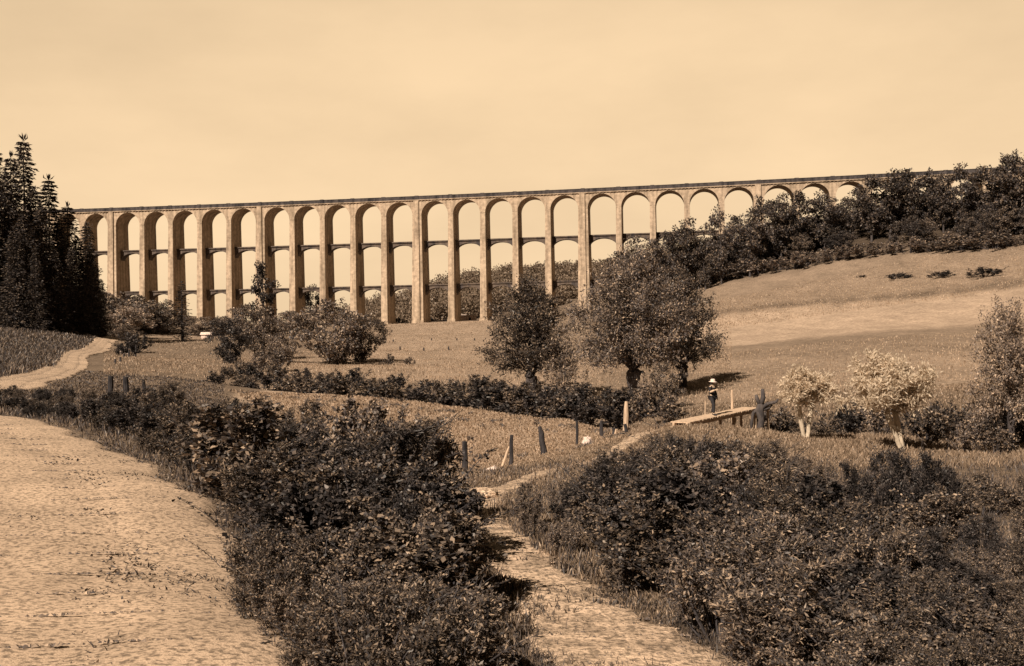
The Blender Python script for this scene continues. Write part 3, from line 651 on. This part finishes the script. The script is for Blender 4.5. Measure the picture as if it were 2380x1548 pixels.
rp=[(1180,1130),(1280,1090),(1380,1040),(1450,1012),(1530,998),(1640,985),(1750,1012),(1830,1040),(1900,1080),(2000,1090),(2100,1068),(2200,1080),(2330,1105),(2450,1100)]
RU,RV=zip(*rp)
rows=[(34,1500,1790,0,5),(30,1440,1900,8,7),(26,1400,1960,15,8),(22.5,1340,2440,18,11),(19.5,1290,2440,25,11),(17,1260,2440,45,10),(14.8,1370,2450,80,9),(12.8,1500,2450,140,8),(11,1640,2460,200,7),(9.5,1760,2470,280,6),(8.2,1880,2480,370,5),(7.0,1930,2480,470,5)]
for D,ua,ub,dv,n in rows:
    for j in range(n):
        u=ua+(ub-ua)*(j+.5)/n+g.uniform(-14,14); v=np.interp(u,RU,RV)+dv+g.uniform(-24,55)
        fg(u,v,D+g.uniform(-.5,.5),labR,grR,('leaf','leaf_dark','leaf','leaf_mid')[g.integers(0,4)] if D<26 else ('leaf_mid','leaf')[j%2],1.35,None if g.random()<.68 else 'fine%d'%(j%2))
for i,(u,v,D) in enumerate([(2060,1052,19),(2110,1045,18.5),(2180,1050,18),(1990,1072,20)]):
    fg(u,v,D,'thin leggy shrub with loose leaves rising above the right thicket','leggy shrubs above the right thicket','leaf_dark',.8,'bush3')
for (u,v,D) in [(1230,1120,17),(1300,1105,19),(1235,1190,15.5),(1310,1200,14.5),(1450,1290,12.6),(1600,1360,11.2),(1740,1400,10)]:
    fg(u,v,D,'sunlit leafy shrub on the right bank of the path bend','shrubs at the path bend','leaf_mid',.9)
# far wooded ridge beyond the viaduct: reads as one mass
g=np.random.default_rng(23); V=[]
cu=np.array([760,820,850,937,1017,1093,1165,1241,1317,1401,1520,1700,1900,2400]); cvv=np.array([712,694,682,656,631,618,606,601,595,592,586,560,540,500])
for i in range(1700):
    u=g.uniform(760,1760); f=g.random()**1.1; D=690-f*170; 
    x=(u-U0)/F*D; z=hz(x,D); zt=W(u,np.interp(u,cu,cvv)+f*70+g.uniform(-2,5),D)[2]; h=max(5,min(17,zt-z)) if f>.12 else max(4,min(26,zt-z))
    n=int(150); d=unit(g.normal(size=(n,3)))*g.uniform(.55,1,(n,1)); c=np.array([x,D,z+h*.55]); p=c+d*np.array([4.2,4.2,h*.5])
    V.append(leaves(p,unit(d+g.normal(size=(n,3))*.6),1.35*g.uniform(.6,1.2,n),.95*g.uniform(.6,1.2,n),g))
tag(link(quads('far_wood',np.concatenate(V)),'far_wood',M['far_leaf']),'wood covering the far ridge seen through the viaduct arches','wood',kind='stuff')
# grass and weeds
def blades(N,u0,u1,D0,D1,poly,h0,h1,wk,seed,avoid=True,keep=None,lean=.3):
    g=np.random.default_rng(seed); D=np.exp(g.uniform(math.log(D0),math.log(D1),N)); u=g.uniform(u0,u1,N); x=(u-U0)/F*D; y=D
    m=np.ones(N,bool)
    if poly is not None: m&=zone(x,y,[XY(*p) for p in poly])
    if avoid:
        for S in (RC,PC):
            d=np.full(N,1e9)
            for i in range(0,len(S)-4,4):
                a,b=S[i,:2],S[i+4,:2]; ab=b-a; t=np.clip(((x-a[0])*ab[0]+(y-a[1])*ab[1])/(ab@ab),0,1); d=np.minimum(d,np.hypot(x-a[0]-t*ab[0],y-a[1]-t*ab[1])-S[i,2]/2)
            m&=d>g.normal(-.02,.16,N)
    if keep is not None: m&=keep(x,y,g)
    x,y=x[m],y[m]; n=len(x); z=height(x,y)-.02
    h=g.uniform(h0,h1,n)*(.6+.8*vnoise(x,y,.9,31)); w=wk*(y*.0011+.004)*g.uniform(.7,1.4,n)
    th=g.uniform(0,2*PI,n); s=np.stack([np.cos(th),np.sin(th),np.zeros(n)],1)*w[:,None]*.5; a=g.normal(0,lean,(n,2))
    b=np.stack([x,y,z],1); mid=b+np.stack([a[:,0]*h*.45,a[:,1]*h*.45,h*.6],1); tip=b+np.stack([a[:,0]*h,a[:,1]*h,h*.98],1)
    return np.concatenate([np.stack([b-s,b+s,mid+s*.8,mid-s*.8],1),np.stack([mid-s*.8,mid+s*.8,tip+s*.1,tip-s*.1],1)])
past=[(500,83),(1000,77),(1500,66),(1520,59.5),(1600,50),(1450,42),(1150,40),(900,37),(700,50)]
tag(link(quads('pasture_grass',blades(110000,450,1650,34,76,past,.05,.17,1.0,1)),'pasture_grass',M['grass']),'short pale tufted grass covering the near pasture','grass',kind='stuff')
tag(link(quads('pasture_tussocks',blades(160000,450,1650,36,76,past,.08,.24,1.0,21,True,lambda x,y,g:(vnoise(x,y*.6,.55,61)>.80)&(vnoise(x,y,4,62)>.42))),'pasture_tussocks',M['weed']),'scattered dark tussocks in the near pasture','grass',kind='stuff')
tag(link(quads('roadside_weeds',np.concatenate([blades(120000,-200,2600,4.2,36,None,.05,.22,.8,2)])),'roadside_weeds',M['weed']),'weeds and rough grass on the verges of the road and path','weeds',kind='stuff')
tag(link(quads('path_grass',np.concatenate([blades(70000,1450,2600,30,72,None,.06,.24,.9,4),blades(60000,1000,1560,11,46,None,.03,.13,1.0,3)])),'path_grass',M['field_grass']),'pale dry grass beside the upper path and around the pollards','grass',kind='stuff')
tag(link(quads('bank_grass',np.concatenate([blades(40000,-100,520,30,90,None,.05,.16,.9,6),blades(70000,-160,268,54,230,[(-400,50),(-400,300),(262,300),(272,260),(222,180),(140,95),(40,56)],.2,.6,.8,16)])),'bank_grass',M['weed']),'rough dark grass on the shaded banks beside the left road','grass',kind='stuff')
tag(link(quads('field_grass',np.concatenate([blades(14000,1550,2600,74,132,None,.08,.26,.55,12),blades(16000,1650,2600,192,262,None,.12,.34,.5,14),blades(70000,240,1700,86,372,None,.08,.28,.5,13)])),'field_grass',M['field_grass']),'rough mown grass over the far meadow and the hillside fields','grass',kind='stuff')
def fringe(S):
    def k(x,y,g):
        d=np.full(len(x),1e9)
        for i in range(0,len(S)-4,4):
            a,b=S[i,:2],S[i+4,:2]; ab=b-a; t=np.clip(((x-a[0])*ab[0]+(y-a[1])*ab[1])/(ab@ab),0,1); d=np.minimum(d,np.hypot(x-a[0]-t*ab[0],y-a[1]-t*ab[1])-S[i,2]/2)
        return (d<.5)&(d>-1.6)&(vnoise(x,y,.2,51)>.62-.28*np.exp(np.minimum(0,d)/.3))&(g.random(len(x))<np.exp(np.minimum(0,d)/.5))
    return k
def near_edge(S,lo,hi,pw):
    def k(x,y,g):
        d=np.full(len(x),1e9)
        for i in range(0,len(S)-4,4):
            a,b=S[i,:2],S[i+4,:2]; ab=b-a; t=np.clip(((x-a[0])*ab[0]+(y-a[1])*ab[1])/(ab@ab),0,1); d=np.minimum(d,np.hypot(x-a[0]-t*ab[0],y-a[1]-t*ab[1])-S[i,2]/2)
        return (d<hi)&(d>lo)&(g.random(len(x))<np.exp(np.minimum(0,d)/.5)+.03)&(vnoise(x,y,.16,41)*vnoise(x,y,.8,42)>pw+.03*np.clip(-d,0,2.2))
    return k
tag(link(quads('road_tufts',np.concatenate([blades(300000,-150,1000,4.5,30,None,.008,.03,1.6,7,False,near_edge(RC,-5.4,.3,.24),.9),blades(90000,-150,1000,4.5,24,None,.015,.06,1.5,9,False,fringe(RC),.6),blades(60000,1000,1750,6,20,None,.03,.12,1.0,8,False,near_edge(PC,-2,.2,.30))])),'road_tufts',M['weed']),'small weed tufts growing in the surface of the road and path','weeds',kind='stuff')

# ------------------------------------------------------------------ posts, stones, bridge, person
def post(u,vt,D,r,mat,label,lean=(0,0),group='fence posts',seed=0,name='fence_post',top='flat'):
    p=on(u,D); h=max(.5,W(u,vt,D)[2]-p.z); g=np.random.default_rng(seed+int(u)); m=MB()
    t=np.linspace(0,1,6); c=np.stack([lean[0]*t+g.normal(0,.012,6),lean[1]*t+g.normal(0,.012,6),-.3+(h+.3)*t],1)
    m.tube(c,r*np.array([1.15,1.05,1.0,.95,.9,.55 if top=='point' else .82])*g.uniform(.93,1.07,6),8)
    o=m.build(name,M[mat]); o.location=p; tag(o,label,'post',group); return o
post(1082,1018,39,.11,'timber_dark','stout dark upright post at the left end of the pasture fence')
post(1187,1003,43,.085,'timber_dark','dark weathered post propped by a pale brace in the pasture fence',(.06,0))
post(1268,983,47,.14,'timber_dark','thick dark post tapering to the top, leaning left in the fence',(-.25,0),top='point')
post(1341,970,54,.075,'timber_dark','thin dark post standing against the lower pasture edge',(.02,0))
post(1398,970,58,.11,'timber_dark','dark squat post in front of the dark stream hedge')
post(1427,988,50,.10,'timber_dark','short dark post just left of the leaning short post')
post(1461,990,47,.09,'timber_dark','short dark post leaning away beside the pale path',(-.15,.1))
post(1453,925,62,.16,'timber_pale','pale tapered post standing against the dark hedge under the largest willow',(.12,0),top='point')
o=post(1177,1030,43.2,.06,'timber_pale','pale slanting brace leaning on the weathered fence post',(.4,0),name='fence_brace'); o.location.x-=.28
o=post(1418,1008,47,.05,'timber_pale','short pale stake leaning beside the path shrubs',(.3,0),name='stake')
post(1641,925,50.5,.045,'timber_pale','thin pale post at the near end of the footbridge',(-.02,0))
post(1703,898,52.2,.07,'timber_pale','pale upright post rising beside the footbridge')
post(1786,925,49,.055,'timber_pale','slim pale post right of the dead pollard stump')
for i,(u,v,D) in enumerate([(258,866,48),(293,868,48.5),(335,874,50)]):
    post(u,v,D,(.14,.15,.09)[i],'timber_dark',('left one of two thick dark posts on the shaded bank','right one of two thick dark posts on the shaded bank','slim dark post right of the two thick posts on the bank')[i],group='posts on the shaded bank')
for u,v,D in [(914,784,235),(1003,781,240),(1062,780,240),(1103,780,240),(1144,778,240),(1043,797,205),(930,797,205),(985,800,200)]:
    post(u,v,D,.16,'timber_dark','small dark stake in the meadow before the middle piers',group='stakes in the far meadow')
for u,v,D in [(300,806,150),(316,795,160),(288,815,140),(268,835,110),(280,822,118)]:
    post(u,v,D,.13,'timber_dark','short dark post along the right side of the pale road',group='posts by the far road')
def stone(u,v,D,size,label,mat='white_stone',seed=1,name='boulder'):
    g=np.random.default_rng(seed); p=on(u,D); m=MB(); n=10; k=7; vv=[]
    for i in range(k):
        ph=PI*(i+.5)/k
        for j in range(n):
            th=j*2*PI/n; q=1+g.normal(0,.13); vv.append((size[0]*q*math.sin(ph)*math.cos(th),size[1]*q*math.sin(ph)*math.sin(th),size[2]*(q*math.cos(ph)*1.0+.5)))
    f=[(i*n+j,(i+1)*n+j,(i+1)*n+(j+1)%n,i*n+(j+1)%n) for i in range(k-1) for j in range(n)]+[tuple(range(n)),tuple((k-1)*n+j for j in range(n))[::-1]]
    m.add(vv,f); o=m.build(name,M[mat]); o.location=p; tag(o,label,'stone'); return o
stone(1145,1102,34,(.22,.18,.16),'small white pointed stone in the grass below the fence',seed=3)
stone(1366,1030,44,(.22,.2,.26),'white jagged stone among the shrubs beside the fence posts',seed=4)
stone(1120,1150,22,(.42,.3,.13),'low pale rounded stone at the path bend','path',seed=5)
stone(1125,1258,15,(.20,.14,.07),'small pale flat stone at the narrow neck of the path','path',seed=6)
stone(388,800,0.1+150,(.9,.7,.8),'pale boulder at the foot of the road bushes','limewash',seed=7).location=on(291,170)
shr('hedge2',312,765,178,'dark bush at the bend of the pale road beside the left field',1.5,'leaf_dark','foliage')
shr('hedge0',298,785,160,'low dark shrub by the pale boulder at the road bend',1.6,'leaf_dark','foliage')
# low white-washed building and wall seen far off
for u,v,D in [(2083,624,238),(2003,630,252),(2187,620,228),(2290,612,215)]:
    shr('hedge%d'%(u%4),u,v,D,'low dark heap of cut brush lying on the upper hillside field',3.2,'leaf_dark','foliage',group='brush heaps on the hillside field')
def hut(loc,lx,ly,h,label,rz):
    t=thing('low_hut',label,'hut',loc,rz); m=MB(); m.box(-lx/2,lx/2,-ly/2,ly/2,-.5,h); m.build('wall',M['limewash'],t)
    r=MB(); e=.25; r.add([(-lx/2-e,-ly/2-e,h),(lx/2+e,-ly/2-e,h),(lx/2+e,ly/2+e,h),(-lx/2-e,ly/2+e,h),(-lx/2-e,0,h+.7),(lx/2+e,0,h+.7)],[(0,1,5,4),(2,3,4,5),(1,2,5),(3,0,4),(3,2,1,0)]); r.build('roof',M['tile' if False else 'limewash'],t)
    d=MB(); d.box(lx*.12,lx*.12+.8,-ly/2-.06,-ly/2+.02,0,min(1.7,h*.85)); d.build('door',M['timber_dark'],t)
hut(on(1088,410),6.2,3.5,2.2,'low white building beyond the viaduct between two middle piers',-TH)
hut(on(481,268),2.6,1.6,.95,'tiny white shed in the scrub right of the slender spruce',0)
# footbridge
A=on(1596,47.5); B=on(1742,52.5); A.z=W(1596,972,47.5)[2]; B.z=W(1742,942,52.5)[2]
fb=thing('footbridge','narrow pale plank footbridge on wooden legs over the stream','footbridge',A); dv=B-A; Ln=dv.length; ex=dv.normalized(); ey=Vector((-ex.y,ex.x,0)).normalized(); ez=ex.cross(ey)
def P3(a,b,c): return tuple(ex*a+ey*b+ez*c)
def obox(m,a0,a1,b0,b1,c0,c1): m.add([P3(*q) for q in [(a0,b0,c0),(a1,b0,c0),(a1,b1,c0),(a0,b1,c0),(a0,b0,c1),(a1,b0,c1),(a1,b1,c1),(a0,b1,c1)]],[(3,2,1,0),(4,5,6,7),(0,1,5,4),(1,2,6,5),(2,3,7,6),(3,0,4,7)])
m=MB(); x=-.6; g=np.random.default_rng(2)
while x<Ln+.2:
    wd=g.uniform(.16,.2); obox(m,x,x+wd-.012,-.48+g.uniform(-.03,.03),.48+g.uniform(-.03,.03),0,.05+g.uniform(0,.008)); x+=wd
m.build('deck_planks',M['timber_pale'],fb)
for b in (-.4,.3):
    m=MB(); obox(m,-.6,Ln+.2,b,b+.1,-.17,-.003); m.build('beam',M['timber_pale'],fb)
for a in (Ln*.62,Ln*.97):
    for b in (-.42,.36):
        q=A+ex*a+ey*b; zg=hz(q.x,q.y)-.3-A.z; m=MB(); c=P3(a,b,-.18); m.tube([(c[0],c[1],zg),c],[.08,.07],7); m.build('leg',M['timber_pale'],fb)
# dead pollard stump
p=on(1768,48.6); st=thing('dead_stump','dark dead pollard stump with bare cut limbs beside the footbridge','tree stump',p,0,((W(1768,896,48.6)[2]-p.z)/2.15,)*3)
m=MB(); m.tube([(0,0,-.3),(-.06,0,.4),(.05,.02,.9),(-.03,0,1.3),(.02,0,1.55)],[.2,.14,.13,.17,.12],9); m.build('trunk',M['bark'],st,True)
for pts,rr in [([(0,0,1.45),(.12,0,1.8),(.1,.02,2.15)],(.11,.1,.07)),([(.05,0,1.4),(.3,0,1.55),(.62,-.05,1.62),(.7,-.05,1.74)],(.1,.08,.06,.04)),([(-.05,0,1.4),(-.26,.05,1.2),(-.34,.05,.8),(-.36,.05,.3)],(.08,.07,.06,.05)),([(0,0,1.5),(-.12,0,1.75),(-.16,0,1.92)],(.09,.08,.06)),([(.04,0,1.3),(.35,.05,1.38),(.5,.06,1.5)],(.07,.05,.03))]:
    m=MB(); m.tube(pts,rr,7); m.build('limb',M['bark'],st,True)
# the person: one skinned body, clothing as children
def skin(name,verts,edges,radii,sub=2,root=0):
    me=bpy.data.meshes.new(name); me.from_pydata(verts,edges,[]); o=bpy.data.objects.new(name,me); C.objects.link(o)
    md=o.modifiers.new('s','SKIN'); md.use_smooth_shade=True
    for i,r in enumerate(radii):
        sv=me.skin_vertices[0].data[i]; sv.radius=(r,r) if np.isscalar(r) else r; sv.use_root=(i==root)
    s2=o.modifiers.new('u','SUBSURF'); s2.levels=s2.render_levels=sub
    bpy.context.view_layer.update()
    out=bpy.data.meshes.new_from_object(o.evaluated_get(bpy.context.evaluated_depsgraph_get())); out.name=name
    bpy.data.objects.remove(o); out.polygons.foreach_set('use_smooth',[True]*len(out.polygons)); return out
def person():
    # faces local +x; figure 1.72 m, weight on the left leg, right forearm lifted forward
    V=[(0,0,.94),(0,0,1.08),(.01,0,1.25),(.01,0,1.40),(.02,0,1.49),(.035,0,1.56),(.04,0,1.66),        # 0-6 pelvis..head
       (0,.10,.90),(-.02,.12,.49),(-.13,.14,.09),(-.01,.15,.035),                                        # left leg 7-10
       (0,-.10,.90),(.17,-.12,.50),(.17,-.14,.09),(.29,-.15,.035),                                     # right leg 11-14
       (.0,.19,1.40),(-.08,.33,1.15),(.05,.30,.93),(.08,.28,.85),                                      # left arm 15-18
       (.0,-.19,1.40),(.06,-.25,1.15),(.31,-.22,1.25),(.40,-.21,1.28)]                                  # right arm 19-22
    E=[(0,1),(1,2),(2,3),(3,4),(4,5),(5,6),(0,7),(7,8),(8,9),(9,10),(0,11),(11,12),(12,13),(13,14),(3,15),(15,16),(16,17),(17,18),(3,19),(19,20),(20,21),(21,22)]
    Rr=[(.15,.11),(.13,.10),(.15,.11),(.13,.10),.055,.085,.088,.085,.058,.04,.035,.085,.058,.04,.035,.055,.042,.032,.03,.055,.042,.032,.03]
    # nose, and five fingers with a thumb on each hand
    for hand,wr,dx in ((18,17,(.02,0,-1)),(22,21,(1,0,.15))):
        h=np.array(V[hand]); d=unit(np.array(dx,float)); sd=np.array([1,0,0]) if hand==18 else np.array([0,0,1.]); 
        for k,(o,l) in enumerate(((-.03,.065),(-.01,.078),(.012,.074),(.032,.055))):
            a=h+sd*o+d*.03; b=a+d*l*.55; c=b+d*l*.4+np.array([.01,.012,-.012]); n=len(V); V+= [tuple(a),tuple(b),tuple(c)]; E+=[(hand,n),(n,n+1),(n+1,n+2)]; Rr+=[.011,.0095,.008]
        a=h+sd*-.045+d*-.0; b=a+sd*-.02+d*.035; n=len(V); V+=[tuple(a),tuple(b)]; E+=[(hand,n),(n,n+1)]; Rr+=[.013,.010]
    n=len(V); V+=[(.125,0,1.585),(.14,0,1.57)]; E+=[(5,n),(n,n+1)]; Rr+=[.02,.014]
    return skin('person',V,E,Rr)
fa=next(a for a in np.linspace(0,Ln,200) if (lambda q: U0+F*q.x/q.y+ROLL*(W(1658,958,50)[2]*-48))(A+ex*a)>1656); pl=A+ex*fa+ez*.055
body=link(person(),'person',M['skin']); body.location=pl; body.rotation_euler=(0,0,math.radians(-48)); body.scale=(.97,)*3
tag(body,'person in a pale hat, dark jacket and trousers, one pale forearm raised','person')
jk=skin('jacket',[(0,0,.86),(0,0,1.08),(.01,0,1.25),(.01,0,1.41),(0,.19,1.40),(-.08,.33,1.15),(.04,.305,.96),(0,-.19,1.40),(.06,-.25,1.15)],[(0,1),(1,2),(2,3),(3,4),(4,5),(5,6),(3,7),(7,8)],[(.2,.155),(.165,.13),(.18,.135),(.15,.12),.075,.062,.052,.075,.06],2)
link(jk,'jacket',M['cloth_dark'],body)
link(skin('sleeve',[(.05,-.25,1.15),(.17,-.235,1.195),(.30,-.22,1.25)],[(0,1),(1,2)],[.058,.056,.05],2,1),'sleeve',M['cloth_pale'],body)
link(skin('trousers',[(0,0,.93),(0,.10,.88),(-.02,.12,.49),(-.13,.14,.1),(0,-.10,.88),(.17,-.12,.50),(.17,-.14,.1)],[(0,1),(1,2),(2,3),(0,4),(4,5),(5,6)],[(.17,.13),.11,.082,.068,.11,.082,.068],2),'trousers',M['cloth_dark'],body)
for x,y in ((-.06,.145),(.24,-.145)): link(skin('shoe',[(x-.08,y,.05),(x+.02,y,.05),(x+.13,y+.005*np.sign(y),.035)],[(0,1),(1,2)],[.045,.05,.038],2,1),'shoe',M['cloth_dark'],body)
m=MB(); th=np.arange(20)*2*PI/20
prof=[(.0,1.80),(.07,1.795),(.105,1.765),(.115,1.70),(.118,1.67),(.19,1.655),(.195,1.648),(.11,1.65)]
vv=[(.04+r*math.cos(t)*1.08,r*math.sin(t),z-(.02*math.cos(t))*(r>.15)) for r,z in prof for t in th]; k=20
m.add(vv,[(i*k+j,(i+1)*k+j,(i+1)*k+(j+1)%k,i*k+(j+1)%k) for i in range(len(prof)-1) for j in range(k)]); m.build('hat',M['hat'],body,True)
for y in (.034,-.034):
    m=MB(); m.tube([(.118,y,1.615),(.127,y,1.615)],[.009,.006],8); m.build('eye',M['hair'],body)
m=MB(); m.tube([(.118,-.022,1.545),(.126,0,1.543),(.118,.022,1.545)],[.003,.007,.003],6); m.build('mouth',M['timber_dark'],body)
for y in (.088,-.088):
    m=MB(); m.tube([(.03,y,1.57),(.022,y*1.12,1.60),(.03,y*1.06,1.63)],[.012,.018,.012],7); m.build('ear',M['skin'],body,True)
link(skin('hair',[(-.01,0,1.53),(-.02,0,1.60),(.02,0,1.68)],[(0,1),(1,2)],[.075,.092,.09],2,1),'hair',M['hair'],body)
# loose stones on road and path
g=np.random.default_rng(31); Vv=[]
for S,N in ((RC,22000),(PC,9000)):
    i=((len(S)-60)*g.random(N)**2.6).astype(int); o=g.uniform(-.5,.5,N)*S[i,2]*1.05; T=unit(np.gradient(S[:,:2],axis=0))[i]
    x=S[i,0]+T[:,1]*o; y=S[i,1]-T[:,0]*o; z=way(x,y)-.004; s=np.exp(g.normal(np.log(.012+.00035*y),.6,N)).clip(0,.04)
    c=np.stack([x,y,z],1)
    oc=[(0,1,4),(1,2,4),(2,3,4),(3,0,4)]; dirs=np.array([(1,0,-.2),(0,1,-.2),(-1,0,-.2),(0,-1,-.2),(0,0,.38)]); r=g.uniform(.6,1.3,(N,5,1)); a=g.uniform(0,2*PI,N)
    d=np.stack([dirs[None,:,0]*np.cos(a)[:,None]-dirs[None,:,1]*np.sin(a)[:,None],dirs[None,:,0]*np.sin(a)[:,None]+dirs[None,:,1]*np.cos(a)[:,None],np.broadcast_to(dirs[None,:,2],(N,5))],-1)*r*s[:,None,None]+c[:,None]
    for q in oc: Vv.append(d[:,list(q)])
tag(link(quads('gravel',np.concatenate(Vv),3),'gravel',M['pebble']),'loose pale gravel scattered over the road and path','gravel',kind='stuff')

# ------------------------------------------------------------------ camera, sun, sky
cam=bpy.data.cameras.new('camera'); co=bpy.data.objects.new('camera',cam); C.objects.link(co)
cam.sensor_width=36; cam.lens=36*F/2380; cam.clip_start=.1; cam.clip_end=6000
cam.shift_y=-(774-V0)/2380*-1
co.matrix_world=Matrix.Rotation(PI/2,4,'X')@Matrix.Rotation(-ROLL,4,'Z')
bpy.context.scene.camera=co
AZ,EL=math.radians(36),math.radians(41)
s=Vector((-math.sin(AZ)*math.cos(EL),-math.cos(AZ)*math.cos(EL),math.sin(EL)))
sun=bpy.data.lights.new('sun','SUN'); sun.energy=5.0; sun.angle=math.radians(.5); sun.color=(1,.83,.645)
so=bpy.data.objects.new('sun',sun); C.objects.link(so); so.rotation_euler=(-s).to_track_quat('-Z','Y').to_euler(); so.location=(-60,-60,80)
w=bpy.data.worlds.new('World'); bpy.context.scene.world=w; w.use_nodes=True; nt=w.node_tree; L=nt.links
bg=nt.nodes['Background']
sky=nn(nt,'ShaderNodeTexSky'); sky.sky_type='NISHITA'; sky.sun_disc=False; sky.sun_elevation=EL; sky.sun_rotation=math.atan2(s.x,s.y); sky.dust_density=3
bw=nn(nt,'ShaderNodeRGBToBW'); L.new(sky.outputs[0],bw.inputs[0])
nb=nn(nt,'ShaderNodeMapRange'); nb.inputs['From Min'].default_value=1; nb.inputs['From Max'].default_value=12; nb.inputs['To Min'].default_value=.92; nb.inputs['To Max'].default_value=1.04; L.new(bw.outputs[0],nb.inputs[0])
tc=nn(nt,'ShaderNodeTexCoord'); sx=nn(nt,'ShaderNodeSeparateXYZ'); L.new(tc.outputs['Generated'],sx.inputs[0])
el=nn(nt,'ShaderNodeValToRGB'); e=el.color_ramp.elements; e[0].position=0; e[0].color=(1,1,1,1); e[1].position=1; e[1].color=(.10,)*3+(1,)
for p,v in ((.13,1.0),(.24,.96),(.34,.88),(.45,.40),(.65,.16)):
    q=e.new(p); q.color=(v,v,v,1)
L.new(sx.outputs[2],el.inputs[0])
az=nn(nt,'ShaderNodeValToRGB'); e=az.color_ramp.elements; e[0].position=0; e[0].color=(.10,)*3+(1,); e[1].position=1; e[1].color=(1,1,1,1)  # unseen sky to the sides and behind dimmed to darken the pier sides
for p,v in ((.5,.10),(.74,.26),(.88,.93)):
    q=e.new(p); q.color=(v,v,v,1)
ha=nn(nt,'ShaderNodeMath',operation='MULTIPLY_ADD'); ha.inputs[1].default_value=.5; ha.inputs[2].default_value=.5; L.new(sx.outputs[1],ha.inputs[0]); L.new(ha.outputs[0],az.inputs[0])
mp=nn(nt,'ShaderNodeMapping'); mp.inputs['Scale'].default_value=(1,1,2.6); L.new(tc.outputs['Generated'],mp.inputs[0])
cl=nn(nt,'ShaderNodeTexNoise'); cl.inputs['Scale'].default_value=2.4; cl.inputs['Detail'].default_value=7; cl.inputs['Roughness'].default_value=.55; L.new(mp.outputs[0],cl.inputs[0])
cm=nn(nt,'ShaderNodeMapRange'); cm.inputs['From Min'].default_value=.38; cm.inputs['From Max'].default_value=.64; cm.inputs['To Min'].default_value=.90; cm.inputs['To Max'].default_value=1.05; L.new(cl.outputs[0],cm.inputs[0])
def mul(a,b):
    q=nn(nt,'ShaderNodeMath',operation='MULTIPLY'); L.new(a,q.inputs[0]); L.new(b,q.inputs[1]); return q.outputs[0]
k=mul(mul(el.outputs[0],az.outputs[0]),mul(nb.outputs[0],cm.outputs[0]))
cc=nn(nt,'ShaderNodeCombineColor')
for i,v in enumerate((7.3,5.3,3.22)):
    q=nn(nt,'ShaderNodeMath',operation='MULTIPLY'); q.inputs[1].default_value=v; L.new(k,q.inputs[0]); L.new(q.outputs[0],cc.inputs[i])
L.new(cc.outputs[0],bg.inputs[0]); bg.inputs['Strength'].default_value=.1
vs=bpy.context.scene.view_settings; vs.view_transform='Standard'; vs.look='None'; vs.gamma=1; vs.exposure=.5
bpy.context.scene.cycles.max_bounces=6
